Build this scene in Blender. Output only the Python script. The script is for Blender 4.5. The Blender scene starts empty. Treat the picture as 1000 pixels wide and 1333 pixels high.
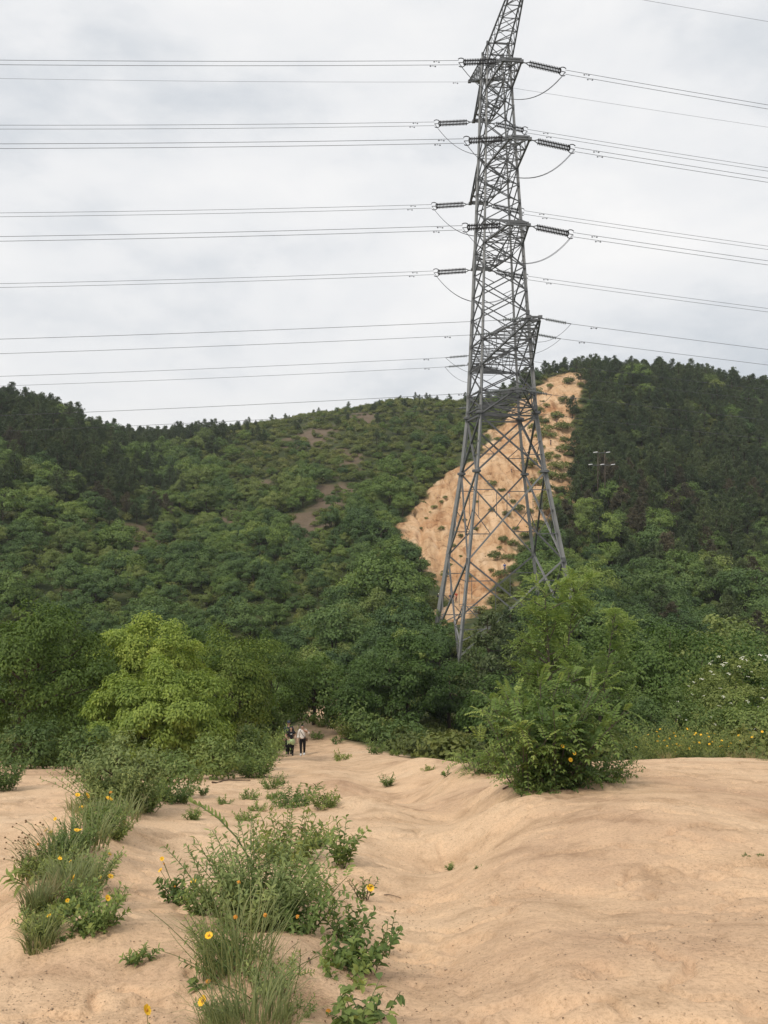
import bpy, bmesh, math, random
import numpy as np
from mathutils import Vector, Matrix

# ------------------------------------------------------------------ camera, sky, sun, exposure
sc = bpy.context.scene
COL = sc.collection
F = 1088.0                      # focal length in photograph pixels
CX, CY = 500.0, 666.5
cam_d = bpy.data.cameras.new("camera")
cam_d.sensor_width = 36.0
cam_d.lens = 36.0 * F / 1333.0
cam_d.clip_start = 0.1
cam_d.clip_end = 5000.0
cam = bpy.data.objects.new("camera", cam_d)
COL.objects.link(cam)
cam.location = (0, 0, 0)
cam.rotation_euler = (math.radians(90), 0, 0)
sc.camera = cam

SUN_EL, SUN_AZ = 52.0, -38.0     # degrees; azimuth from +Y towards +X of the place the sun stands in
world = bpy.data.worlds.new("World")
sc.world = world
world.use_nodes = True
wn = world.node_tree
wn.nodes.clear()
w_out = wn.nodes.new("ShaderNodeOutputWorld")
w_bg = wn.nodes.new("ShaderNodeBackground")
w_sky = wn.nodes.new("ShaderNodeTexSky")
w_sky.sky_type = 'NISHITA'
w_sky.sun_disc = False
w_sky.sun_elevation = math.radians(SUN_EL)
w_sky.sun_rotation = math.radians(SUN_AZ)
w_sky.dust_density = 3.0
w_tc = wn.nodes.new("ShaderNodeTexCoord")
w_map = wn.nodes.new("ShaderNodeMapping")
w_map.inputs['Scale'].default_value = (1.0, 1.0, 2.3)
w_map.inputs['Location'].default_value = (0.35, 0.1, 0.62)
w_n1 = wn.nodes.new("ShaderNodeTexNoise")
w_n1.inputs['Scale'].default_value = 2.1
w_n1.inputs['Detail'].default_value = 6.0
w_n1.inputs['Roughness'].default_value = 0.52
w_n1.inputs['Distortion'].default_value = 0.25
w_n2 = wn.nodes.new("ShaderNodeTexNoise")
w_n2.inputs['Scale'].default_value = 7.5
w_n2.inputs['Detail'].default_value = 7.0
w_n2.inputs['Roughness'].default_value = 0.6
w_mx = wn.nodes.new("ShaderNodeMath"); w_mx.operation = 'MULTIPLY_ADD'
w_mx.inputs[1].default_value = 0.24
w_rp = wn.nodes.new("ShaderNodeValToRGB")
# cloud radiance: Nishita sky under strength 0.1 is mixed away almost entirely by the overcast deck
w_rp.color_ramp.elements[0].position = 0.44
w_rp.color_ramp.elements[0].color = (4.60, 4.90, 5.25, 1)
w_rp.color_ramp.elements[1].position = 0.74
w_rp.color_ramp.elements[1].color = (7.25, 7.18, 7.10, 1)
e = w_rp.color_ramp.elements.new(0.585); e.color = (6.45, 6.50, 6.58, 1)
w_mix = wn.nodes.new("ShaderNodeMixRGB")
w_mix.inputs[0].default_value = 0.955
L = wn.links.new
L(w_tc.outputs['Generated'], w_map.inputs['Vector'])
L(w_map.outputs['Vector'], w_n1.inputs['Vector'])
L(w_map.outputs['Vector'], w_n2.inputs['Vector'])
L(w_n2.outputs['Fac'], w_mx.inputs[0])
L(w_n1.outputs['Fac'], w_mx.inputs[2])
w_sub = wn.nodes.new("ShaderNodeMath"); w_sub.operation = 'SUBTRACT'; w_sub.inputs[1].default_value = 0.055
L(w_mx.outputs[0], w_sub.inputs[0])
L(w_sub.outputs[0], w_rp.inputs['Fac'])
L(w_sky.outputs['Color'], w_mix.inputs[1])
L(w_rp.outputs['Color'], w_mix.inputs[2])
L(w_mix.outputs[0], w_bg.inputs['Color'])
w_bg.inputs['Strength'].default_value = 0.1
L(w_bg.outputs[0], w_out.inputs['Surface'])

sun_d = bpy.data.lights.new("sun", 'SUN')
sun_d.energy = 1.5
sun_d.angle = math.radians(10)
sun_d.color = (1.0, 0.93, 0.83)
sun = bpy.data.objects.new("sun", sun_d)
COL.objects.link(sun)
_el, _az = math.radians(SUN_EL), math.radians(SUN_AZ)
sdir = Vector((math.sin(_az) * math.cos(_el), math.cos(_az) * math.cos(_el) * -1, math.sin(_el)))
sun.rotation_euler = sdir.to_track_quat('Z', 'Y').to_euler()
w_sky.sun_rotation = math.atan2(sdir.x, sdir.y)
sun.location = (-20, -20, 60)

sc.view_settings.view_transform = 'Standard'
sc.view_settings.look = 'None'
sc.view_settings.exposure = 0.48
sc.view_settings.gamma = 1.0
sc.cycles.max_bounces = 6
sc.cycles.diffuse_bounces = 3
sc.cycles.glossy_bounces = 2
sc.cycles.transmission_bounces = 4
sc.cycles.caustics_reflective = False
sc.cycles.caustics_refractive = False

# ------------------------------------------------------------------ helpers
RNG = np.random.default_rng(7)
random.seed(7)

def hash2(ix, iy, seed):
    h = (ix.astype(np.int64) * 374761393 + iy.astype(np.int64) * 668265263 + seed * 1274126177) & 0xFFFFFFFF
    h = ((h ^ (h >> 13)) * 1274126177) & 0xFFFFFFFF
    h = h ^ (h >> 16)
    return (h & 0xFFFF) / 65535.0

def vnoise(x, y, seed=0):
    x = np.asarray(x, float); y = np.asarray(y, float)
    ix = np.floor(x); iy = np.floor(y)
    fx = x - ix; fy = y - iy
    fx = fx * fx * fx * (fx * (fx * 6 - 15) + 10); fy = fy * fy * fy * (fy * (fy * 6 - 15) + 10)
    a = hash2(ix, iy, seed); b = hash2(ix + 1, iy, seed)
    c = hash2(ix, iy + 1, seed); d = hash2(ix + 1, iy + 1, seed)
    return (a * (1 - fx) + b * fx) * (1 - fy) + (c * (1 - fx) + d * fx) * fy * 1.0

def fbm(x, y, octaves=4, seed=0, gain=0.5):
    s = 0.0; amp = 1.0; tot = 0.0
    for o in range(octaves):
        s = s + amp * (vnoise(x * 2 ** o + 17.3 * o, y * 2 ** o - 9.1 * o, seed + o) - 0.5)
        tot += amp; amp *= gain
    return s / tot * 2.0         # about -1..1

def tag(o, label=None, cat=None, group=None, kind=None):
    if label: o["label"] = label
    if cat: o["category"] = cat
    if group: o["group"] = group
    if kind: o["kind"] = kind
    return o

def empty(name, loc=(0, 0, 0), rz=0.0, s=1.0):
    o = bpy.data.objects.new(name, None)
    o.empty_display_size = 0.1
    COL.objects.link(o)
    o.location = loc; o.rotation_euler = (0, 0, rz); o.scale = (s, s, s)
    return o

def link(name, me, mat=None, parent=None):
    o = bpy.data.objects.new(name, me)
    COL.objects.link(o)
    if mat is not None and not me.materials:
        me.materials.append(mat)
    if parent is not None:
        o.parent = parent
    return o

def mesh_quads(name, V, Q, attrs=None, smooth=False):
    me = bpy.data.meshes.new(name)
    V = np.ascontiguousarray(V, np.float32); Q = np.ascontiguousarray(Q, np.int32)
    n = len(Q); k = Q.shape[1]
    me.vertices.add(len(V)); me.vertices.foreach_set('co', V.ravel())
    me.loops.add(n * k); me.loops.foreach_set('vertex_index', Q.ravel())
    me.polygons.add(n); me.polygons.foreach_set('loop_start', np.arange(0, n * k, k, dtype=np.int32))
    if smooth:
        me.polygons.foreach_set('use_smooth', np.ones(n, bool))
    me.update(calc_edges=True)
    if attrs:
        for an, arr in attrs.items():
            a = me.attributes.new(an, 'FLOAT', 'POINT')
            a.data.foreach_set('value', np.ascontiguousarray(arr, np.float32))
    return me

class Geo:
    """collects small shapes into one mesh"""
    def __init__(self):
        self.v = []; self.f = []
    def add(self, vs, fs):
        b = len(self.v)
        self.v += [tuple(p) for p in vs]
        self.f += [tuple(i + b for i in f) for f in fs]
    def tube(self, pts, radii, sides=6, cap=True):
        pts = [Vector(p) for p in pts]
        n = len(pts); rings = []
        up = Vector((0.13, 0.27, 1)).normalized()
        for i, p in enumerate(pts):
            t = (pts[min(i + 1, n - 1)] - pts[max(i - 1, 0)])
            t = t.normalized() if t.length > 1e-9 else Vector((0, 0, 1))
            a = t.cross(up)
            if a.length < 1e-3: a = t.cross(Vector((1, 0, 0)))
            a.normalize(); b = t.cross(a)
            r = radii[i] if hasattr(radii, '__len__') else radii
            rings.append([p + (a * math.cos(q) + b * math.sin(q)) * r for q in [2 * math.pi * k / sides for k in range(sides)]])
        vs = [q for r in rings for q in r]
        fs = []
        for i in range(n - 1):
            for k in range(sides):
                k2 = (k + 1) % sides
                fs.append((i * sides + k, i * sides + k2, (i + 1) * sides + k2, (i + 1) * sides + k))
        if cap:
            fs.append(tuple(range(sides))[::-1]); fs.append(tuple((n - 1) * sides + k for k in range(sides)))
        self.add(vs, fs)
    def bar(self, p0, p1, t):
        """an angle-iron bar between two points"""
        m, Lh = bar_matrix(p0, p1, t)
        self.add([m @ Vector(q) for q in LV], LF)
    def box(self, c, s, rot=None):
        c = Vector(c); vs = []
        for x in (-.5, .5):
            for y in (-.5, .5):
                for z in (-.5, .5):
                    q = Vector((x * s[0], y * s[1], z * s[2]))
                    if rot: q = rot @ q
                    vs.append(c + q)
        self.add(vs, [(0, 1, 3, 2), (4, 6, 7, 5), (0, 4, 5, 1), (2, 3, 7, 6), (0, 2, 6, 4), (1, 5, 7, 3)])
    def ball(self, c, r, seg=8, rings=5, sc3=(1, 1, 1)):
        vs = []; fs = []
        for i in range(rings + 1):
            th = math.pi * i / rings
            for k in range(seg):
                ph = 2 * math.pi * k / seg
                vs.append((c[0] + r * sc3[0] * math.sin(th) * math.cos(ph), c[1] + r * sc3[1] * math.sin(th) * math.sin(ph), c[2] + r * sc3[2] * math.cos(th)))
        for i in range(rings):
            for k in range(seg):
                k2 = (k + 1) % seg
                fs.append((i * seg + k, (i + 1) * seg + k, (i + 1) * seg + k2, i * seg + k2))
        self.add(vs, fs)
    def mesh(self, name, smooth=False):
        me = bpy.data.meshes.new(name)
        me.from_pydata(self.v, [], self.f)
        if smooth:
            me.polygons.foreach_set('use_smooth', np.ones(len(me.polygons), bool))
        me.update()
        return me

_t = 0.16
LP_ = [(-.5, -.5), (.5, -.5), (.5, -.5 + _t), (-.5 + _t, -.5 + _t), (-.5 + _t, .5), (-.5, .5)]
LV = [(x, y, z) for z in (0, 1) for x, y in LP_]
LF = [(k, (k + 1) % 6, 6 + (k + 1) % 6, 6 + k) for k in range(6)] + [(0, 5, 4, 3), (0, 3, 2, 1), (6, 9, 10, 11), (6, 7, 8, 9)]

def bar_matrix(p0, p1, t):
    p0 = Vector(p0); p1 = Vector(p1); d = p1 - p0; Lh = d.length
    q = d.to_track_quat('Z', 'Y')
    return Matrix.Translation(p0) @ q.to_matrix().to_4x4() @ Matrix.Diagonal((t, t, Lh, 1)), Lh

# ------------------------------------------------------------------ materials
def new_mat(name):
    m = bpy.data.materials.new(name); m.use_nodes = True
    nt = m.node_tree
    return m, nt, nt.nodes["Principled BSDF"]

def simple_mat(name, col, rough=0.6, metal=0.0, var=0.25, scale=6.0, bump=0.0, spec=0.4):
    m, nt, b = new_mat(name)
    tc = nt.nodes.new("ShaderNodeTexCoord")
    n = nt.nodes.new("ShaderNodeTexNoise"); n.inputs['Scale'].default_value = scale; n.inputs['Detail'].default_value = 5
    nt.links.new(tc.outputs['Object'], n.inputs['Vector'])
    mx = nt.nodes.new("ShaderNodeMixRGB")
    mx.inputs[1].default_value = tuple(c * (1 - var) for c in col) + (1,)
    mx.inputs[2].default_value = tuple(min(1, c * (1 + var)) for c in col) + (1,)
    nt.links.new(n.outputs['Fac'], mx.inputs[0])
    nt.links.new(mx.outputs[0], b.inputs['Base Color'])
    b.inputs['Roughness'].default_value = rough
    b.inputs['Metallic'].default_value = metal
    b.inputs['Specular IOR Level'].default_value = spec
    if bump > 0:
        bp = nt.nodes.new("ShaderNodeBump"); bp.inputs['Strength'].default_value = bump; bp.inputs['Distance'].default_value = 0.02
        nt.links.new(n.outputs['Fac'], bp.inputs['Height']); nt.links.new(bp.outputs[0], b.inputs['Normal'])
    return m

def leaf_mat(name, dark, mid, light, trans=0.28, rough=0.55, rnd=0.35, spec=0.25):
    m, nt, b = new_mat(name)
    at = nt.nodes.new("ShaderNodeAttribute"); at.attribute_name = 'tint'
    oi = nt.nodes.new("ShaderNodeObjectInfo")
    a1 = nt.nodes.new("ShaderNodeMath"); a1.operation = 'MULTIPLY'; a1.inputs[1].default_value = 1 - rnd
    a2 = nt.nodes.new("ShaderNodeMath"); a2.operation = 'MULTIPLY_ADD'; a2.inputs[1].default_value = rnd
    nt.links.new(at.outputs['Fac'], a1.inputs[0])
    nt.links.new(oi.outputs['Random'], a2.inputs[0]); nt.links.new(a1.outputs[0], a2.inputs[2])
    rp = nt.nodes.new("ShaderNodeValToRGB")
    rp.color_ramp.elements[0].color = dark + (1,); rp.color_ramp.elements[0].position = 0.08
    rp.color_ramp.elements[1].color = light + (1,); rp.color_ramp.elements[1].position = 0.95
    e = rp.color_ramp.elements.new(0.5); e.color = mid + (1,)
    nt.links.new(a2.outputs[0], rp.inputs['Fac'])
    nt.links.new(rp.outputs['Color'], b.inputs['Base Color'])
    b.inputs['Roughness'].default_value = rough
    b.inputs['Specular IOR Level'].default_value = spec
    tr = nt.nodes.new("ShaderNodeBsdfTranslucent")
    hs = nt.nodes.new("ShaderNodeHueSaturation"); hs.inputs['Value'].default_value = 1.35; hs.inputs['Saturation'].default_value = 1.1
    nt.links.new(rp.outputs['Color'], hs.inputs['Color']); nt.links.new(hs.outputs['Color'], tr.inputs['Color'])
    mx = nt.nodes.new("ShaderNodeMixShader"); mx.inputs[0].default_value = trans
    out = nt.nodes["Material Output"]
    nt.links.new(b.outputs[0], mx.inputs[1]); nt.links.new(tr.outputs[0], mx.inputs[2])
    nt.links.new(mx.outputs[0], out.inputs['Surface'])
    return m

M = {}
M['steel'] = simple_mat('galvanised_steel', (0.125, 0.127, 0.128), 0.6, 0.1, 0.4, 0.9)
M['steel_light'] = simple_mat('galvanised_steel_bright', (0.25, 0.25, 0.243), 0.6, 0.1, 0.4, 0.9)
M['wire'] = simple_mat('aluminium_wire', (0.10, 0.10, 0.105), 0.6, 0.1, 0.1, 0.5)
M['ins_dark'] = simple_mat('brown_porcelain', (0.022, 0.019, 0.018), 0.65, 0, 0.2, 3)
M['ins_grey'] = simple_mat('grey_glass_insulator', (0.16, 0.175, 0.17), 0.25, 0, 0.2, 3)
M['ins_white'] = simple_mat('white_insulator', (0.72, 0.72, 0.70), 0.35, 0, 0.1, 3)
M['concrete'] = simple_mat('pole_concrete', (0.16, 0.15, 0.14), 0.8, 0, 0.2, 2)
M['bark'] = simple_mat('bark', (0.085, 0.066, 0.050), 0.85, 0, 0.45, 5, 0.6, 0.2)
M['bark_grey'] = simple_mat('bark_grey', (0.13, 0.11, 0.09), 0.85, 0, 0.4, 4, 0.6, 0.2)
M['stem'] = simple_mat('green_stem', (0.10, 0.14, 0.045), 0.6, 0, 0.3, 8)
M['stem_dry'] = simple_mat('dry_stem', (0.26, 0.19, 0.11), 0.8, 0, 0.3, 8)
M['twig'] = simple_mat('dead_twig', (0.085, 0.055, 0.035), 0.85, 0, 0.3, 8)
M['petal'] = simple_mat('yellow_petal', (0.86, 0.50, 0.018), 0.55, 0, 0.12, 30)
M['petal_old'] = simple_mat('withered_orange_petal', (0.62, 0.27, 0.035), 0.65, 0, 0.25, 30)
M['disc'] = simple_mat('flower_disc', (0.50, 0.22, 0.02), 0.7, 0, 0.2, 40)
M['seed'] = simple_mat('brown_seed_head', (0.16, 0.095, 0.045), 0.8, 0, 0.2, 20)
M['white_petal'] = simple_mat('cream_blossom', (0.74, 0.74, 0.60), 0.6, 0, 0.12, 9)
M['pebble'] = simple_mat('pebble', (0.34, 0.25, 0.17), 0.8, 0, 0.55, 16)
M['litter'] = simple_mat('dry_leaf_litter', (0.17, 0.105, 0.06), 0.85, 0, 0.4, 12)

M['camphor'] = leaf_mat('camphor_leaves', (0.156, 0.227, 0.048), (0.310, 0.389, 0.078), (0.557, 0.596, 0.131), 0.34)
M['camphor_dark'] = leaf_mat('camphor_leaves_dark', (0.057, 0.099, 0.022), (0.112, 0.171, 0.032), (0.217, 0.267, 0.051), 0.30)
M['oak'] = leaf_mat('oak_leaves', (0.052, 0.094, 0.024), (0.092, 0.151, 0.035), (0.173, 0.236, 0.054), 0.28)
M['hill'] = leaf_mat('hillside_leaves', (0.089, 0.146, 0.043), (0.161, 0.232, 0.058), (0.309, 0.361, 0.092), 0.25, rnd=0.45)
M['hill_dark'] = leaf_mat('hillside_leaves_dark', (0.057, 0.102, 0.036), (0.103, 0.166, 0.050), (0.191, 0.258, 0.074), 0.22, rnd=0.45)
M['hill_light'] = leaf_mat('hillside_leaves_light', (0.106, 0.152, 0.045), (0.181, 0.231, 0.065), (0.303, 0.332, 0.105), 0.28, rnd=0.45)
M['scrub'] = leaf_mat('scrub_leaves', (0.082, 0.109, 0.032), (0.155, 0.183, 0.049), (0.270, 0.272, 0.083), 0.25, rnd=0.6)
M['pine'] = leaf_mat('pine_needles', (0.063, 0.094, 0.043), (0.100, 0.138, 0.058), (0.173, 0.205, 0.079), 0.12, rnd=0.55)
M['brown_pine'] = leaf_mat('rusty_pine_needles', (0.073, 0.070, 0.042), (0.119, 0.107, 0.062), (0.185, 0.150, 0.084), 0.12, rnd=0.5)
M['locust'] = leaf_mat('locust_leaflets', (0.089, 0.148, 0.046), (0.165, 0.240, 0.063), (0.322, 0.395, 0.111), 0.36)
M['weed'] = leaf_mat('weed_leaves', (0.102, 0.154, 0.048), (0.177, 0.242, 0.071), (0.313, 0.362, 0.105), 0.32)
M['weed_blue'] = leaf_mat('bluish_weed_leaves', (0.139, 0.184, 0.069), (0.227, 0.281, 0.102), (0.366, 0.407, 0.139), 0.30)
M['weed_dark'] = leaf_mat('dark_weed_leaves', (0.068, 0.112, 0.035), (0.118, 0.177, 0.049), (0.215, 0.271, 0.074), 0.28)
M['weed_pale'] = leaf_mat('pale_weed_leaves', (0.139, 0.179, 0.055), (0.224, 0.269, 0.077), (0.356, 0.370, 0.112), 0.34)
M['grass'] = leaf_mat('grass_blades', (0.126, 0.159, 0.066), (0.213, 0.241, 0.097), (0.370, 0.345, 0.152), 0.3)
M['dry_grass'] = leaf_mat('dry_grass_blades', (0.16, 0.14, 0.06), (0.27, 0.23, 0.11), (0.40, 0.33, 0.17), 0.3)

# ------------------------------------------------------------------ terrain
def yrow(d, pairs):
    return [(px, py, d) for px, py in pairs]
CP = []
CP += yrow(2.0, [(-300, 1640), (200, 1668), (500, 1673), (800, 1660), (1300, 1630)])
CP += yrow(3.0, [(-300, 1400), (0, 1420), (500, 1428), (1000, 1412), (1300, 1395)])
CP += yrow(4.0, [(-300, 1284), (0, 1298), (250, 1300), (500, 1302), (750, 1292), (1000, 1280), (1300, 1270)])
CP += yrow(5.5, [(-300, 1200), (0, 1213), (250, 1208), (500, 1215), (750, 1198), (1000, 1185), (1300, 1178)])
CP += yrow(7.0, [(-300, 1150), (0, 1162), (250, 1155), (500, 1164), (750, 1142), (1000, 1126), (1300, 1122)])
CP += yrow(10.0, [(-300, 1086), (0, 1094), (120, 1082), (250, 1090), (500, 1096), (620, 1082), (750, 1062), (900, 1044), (1000, 1048), (1300, 1048)])
CP += yrow(13.5, [(-300, 1044), (0, 1050), (150, 1047), (300, 1053), (500, 1054), (600, 1042), (720, 1022), (850, 1006), (1000, 1010), (1300, 1010)])
CP += yrow(18.0, [(0, 1022), (300, 1028), (500, 1030), (620, 1008), (740, 996), (900, 988), (1000, 990), (1300, 992)])
CP += yrow(23.0, [(-300, 1005), (0, 1004), (250, 1010), (400, 1010), (520, 1006), (620, 996), (740, 1000), (900, 1002), (1100, 1002), (1400, 1005)])
CP += yrow(30.0, [(-300, 990), (0, 990), (200, 998), (350, 997), (500, 990), (620, 996), (740, 1022), (900, 1032), (1100, 1030), (1400, 1030)])
CP += yrow(45.0, [(-300, 985), (0, 985), (200, 990), (330, 984), (390, 982), (480, 975), (600, 990), (740, 1010), (900, 1015), (1100, 1015), (1400, 1015)])
CP += yrow(60.0, [(-300, 960), (0, 965), (200, 965), (350, 945), (430, 925), (500, 935), (580, 948), (700, 955), (850, 965), (1100, 965), (1400, 965)])
CP += yrow(84.0, [(-300, 870), (0, 885), (200, 895), (430, 880), (570, 850), (660, 848), (760, 848), (860, 880), (1100, 895), (1400, 890)])
CP += yrow(108.0, [(-300, 790), (0, 822), (200, 840), (400, 838), (560, 812), (680, 806), (800, 828), (1000, 840), (1300, 830)])
CP += yrow(130.0, [(-300, 710), (0, 752), (200, 788), (400, 782), (480, 776), (570, 786), (680, 776), (800, 776), (1000, 790), (1300, 770)])
CP += yrow(160.0, [(-300, 610), (0, 668), (200, 722), (400, 706), (500, 700), (560, 716), (640, 705), (760, 700), (1000, 728), (1300, 700)])
CP += yrow(190.0, [(-300, 540), (0, 598), (100, 632), (200, 676), (400, 656), (520, 660), (620, 634), (700, 630), (800, 640), (1000, 664), (1300, 640)])
CP += yrow(225.0, [(-300, 500), (0, 530), (100, 570), (200, 632), (400, 606), (520, 606), (620, 580), (700, 566), (800, 576), (1000, 602), (1300, 590)])
CP += yrow(250.0, [(-300, 500), (0, 527), (100, 560), (200, 610), (400, 582), (520, 578), (620, 558), (720, 522), (800, 528), (1000, 556), (1300, 550)])
CP += yrow(282.0, [(-200, 520), (0, 540), (100, 565), (200, 592), (300, 576), (400, 558), (520, 548), (620, 545), (690, 506), (742, 486), (800, 486), (900, 496), (1000, 516), (1300, 520)])
CP += yrow(330.0, [(-200, 560), (0, 570), (200, 572), (280, 565), (400, 540), (500, 524), (600, 525), (700, 512), (760, 503), (900, 508), (1000, 525), (1300, 530)])
CP += yrow(380.0, [(-200, 600), (0, 600), (200, 580), (400, 552), (600, 540), (800, 530), (1000, 550), (1300, 560)])
CP += yrow(520.0, [(-300, 640), (200, 630), (600, 615), (1000, 620), (1300, 630)])
CP += yrow(950.0, [(-300, 690), (200, 690), (600, 690), (1000, 690), (1300, 690)])
CP = np.array(CP, float)
def _uv(px, d):
    return np.stack([px / 210.0, np.log(d) * 2.6], -1)
_K = _uv(CP[:, 0], CP[:, 2])
_q = (CY - CP[:, 1]) / F
def _phi(r2):
    return 0.5 * r2 * np.log(r2 + 1e-9)
_n = len(CP)
_A = np.zeros((_n + 3, _n + 3))
_A[:_n, :_n] = _phi(((_K[:, None] - _K[None]) ** 2).sum(-1)) + np.eye(_n) * 0.02
_P = np.concatenate([np.ones((_n, 1)), _K], 1)
_A[:_n, _n:] = _P; _A[_n:, :_n] = _P.T
_W = np.linalg.solve(_A, np.concatenate([_q, np.zeros(3)]))

def base_h(x, y):
    x = np.asarray(x, float).ravel(); y = np.asarray(y, float).ravel()
    d = np.maximum(y, 2.0)
    px = np.clip(CX + F * x / d, -420, 1420)
    d2 = np.minimum(d, 950)
    K = _uv(px, d2)
    out = np.empty(len(x))
    for s in range(0, len(x), 20000):
        k = K[s:s + 20000]
        r2 = ((k[:, None] - _K[None]) ** 2).sum(-1)
        out[s:s + 20000] = _phi(r2) @ _W[:_n] + _W[_n] + k @ _W[_n + 1:]
    return out * d2

def smooth(a, b, x):
    t = np.clip((x - a) / (b - a), 0, 1); return t * t * (3 - 2 * t)

def poly_sd(P, x, y):
    """signed distance to polygon (positive inside)"""
    P = np.array(P, float); n = len(P)
    x = np.asarray(x, float); y = np.asarray(y, float)
    best = np.full(x.shape, 1e18); ins = np.zeros(x.shape, bool)
    for i in range(n):
        ax, ay = P[i]; bx, by = P[(i + 1) % n]
        dx, dy = bx - ax, by - ay
        t = np.clip(((x - ax) * dx + (y - ay) * dy) / (dx * dx + dy * dy + 1e-12), 0, 1)
        best = np.minimum(best, (x - ax - t * dx) ** 2 + (y - ay - t * dy) ** 2)
        c = ((ay > y) != (by > y)) & (x < (bx - ax) * (y - ay) / (by - ay + 1e-12) + ax)
        ins ^= c
    return np.where(ins, 1, -1) * np.sqrt(best)

# ground patches, as seen in plan through the direction from the view point (px) and the distance
SLOPE = [(744, 284), (762, 268), (756, 240), (748, 205), (742, 186), (715, 168), (690, 158), (668, 142), (650, 124), (600, 112),
         (560, 112), (548, 120), (562, 130), (572, 140), (552, 151), (522, 159), (518, 176), (544, 190), (585, 206), (618, 222), (655, 250), (690, 276), (720, 288)]
SLOPE = [((px - CX) / F * d, d) for px, d in SLOPE]
FORE = [(-560, 34), (60, 30), (110, 27), (205, 22), (300, 26), (345, 40), (372, 52), (405, 62), (445, 72), (470, 64), (455, 50), (540, 40), (590, 27), (640, 22), (735, 19.5),
        (900, 19.5), (1400, 20)]
FORE = [((px - CX) / F * d, d) for px, d in FORE] + [(60, 15), (60, -60), (-60, -60), (-60, 15)]
PATCH = [(182, 176, 8.0), (404, 180, 8.5), (428, 200, 7.5), (402, 268, 11.0), (470, 290, 9.0), (335, 215, 5.0), (300, 190, 4.0), (455, 235, 6.0)]

def masks(x, y):
    x = np.asarray(x, float); y = np.asarray(y, float)
    nz = fbm(x * .22, y * .22, 4, 5) * 4.0 + fbm(x * .05, y * .05, 2, 9) * 5 - .5
    slope = smooth(-1.5, 1.5, poly_sd(SLOPE, x, y) + nz)
    nf = fbm(x * .5, y * .5, 3, 15) * 0.9 * np.clip(y / 14, .15, 1)
    fore = smooth(-0.8, 0.8, poly_sd(FORE, x, y) + nf)
    bare = np.zeros(x.shape)
    for px, d, r in PATCH:
        cx = (px - CX) / F * d
        bare = np.maximum(bare, smooth(1.3, 0.6, np.sqrt(((x - cx) / (r * .62)) ** 2 + ((y - d) / (r * 1.6)) ** 2) + fbm(x * .22, y * .22, 4, 31) * 1.0))
    return slope, fore, bare

# shallow hollows and lumps worn into the foreground sand: px, d, radius, depth
LUMPS = [(690, 6.6, .55, -.07), (705, 3.55, .30, -.05), (575, 9.5, .9, -.20), (640, 10.5, .9, .16), (600, 12.2, .8, -.14), (690, 12.4, 1.2, .26), (860, 8.8, 1.9, .22),
         (900, 6.2, .8, -.05), (480, 7.4, 1.0, -.06), (150, 5.0, .5, .10), (90, 7.5, .7, .14), (120, 9.5, .8, .12), (60, 5.4, .4, .08), (330, 4.6, .45, .08),
         (335, 6.2, .7, .08), (150, 13, 1.2, .16), (460, 14, .8, .12), (520, 17, 1.0, -.15), (420, 11.5, .7, .10), (560, 20, 1.0, -.15), (610, 17, .9, .25), (780, 13.5, 1.2, .10),
         (960, 8.9, 1.2, -.12), (440, 19, 1.0, .15), (545, 24, 1.4, .2), (40, 11, 1.2, -.12), (230, 9.5, .8, -.08), (620, 4.4, .6, -.05), (820, 4.2, .6, .04), (550, 5.3, .5, -.04), (990, 4.6, .7, .06)]

CHANNEL = [((px - CX) / F * d, d) for px, d in [(570, 2.6), (548, 4.0), (540, 5.6), (548, 7.4), (580, 9.2), (604, 11.0), (580, 13.0), (535, 16), (505, 20), (470, 27), (430, 40)]]
BANK = [((px - CX) / F * d, d) for px, d in [(62, 4.4), (60, 5.4), (88, 6.8), (100, 8.6), (128, 10.8), (150, 13.0), (185, 16)]]
def line_dist(P, x, y):
    best = np.full(x.shape, 1e9); side = np.zeros(x.shape)
    for (ax, ay), (bx, by) in zip(P, P[1:]):
        dx, dy = bx - ax, by - ay
        t = np.clip(((x - ax) * dx + (y - ay) * dy) / (dx * dx + dy * dy), 0, 1)
        dd = np.hypot(x - ax - t * dx, y - ay - t * dy)
        m = dd < best
        best = np.where(m, dd, best); side = np.where(m, dx * (y - ay) - dy * (x - ax), side)
    return best, side
_pr = np.random.default_rng(19)
PRINTS = []
for k in range(90):
    d = math.exp(_pr.uniform(math.log(3.4), math.log(10.5))); px = [_pr.normal(600, 60), _pr.uniform(520, 1010), _pr.uniform(-10, 250)][k % 3]
    a = math.pi / 2 + _pr.normal(0, .45)
    PRINTS.append(((px - CX) / F * d, d, math.cos(a), math.sin(a), _pr.uniform(.005, .014)))

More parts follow.
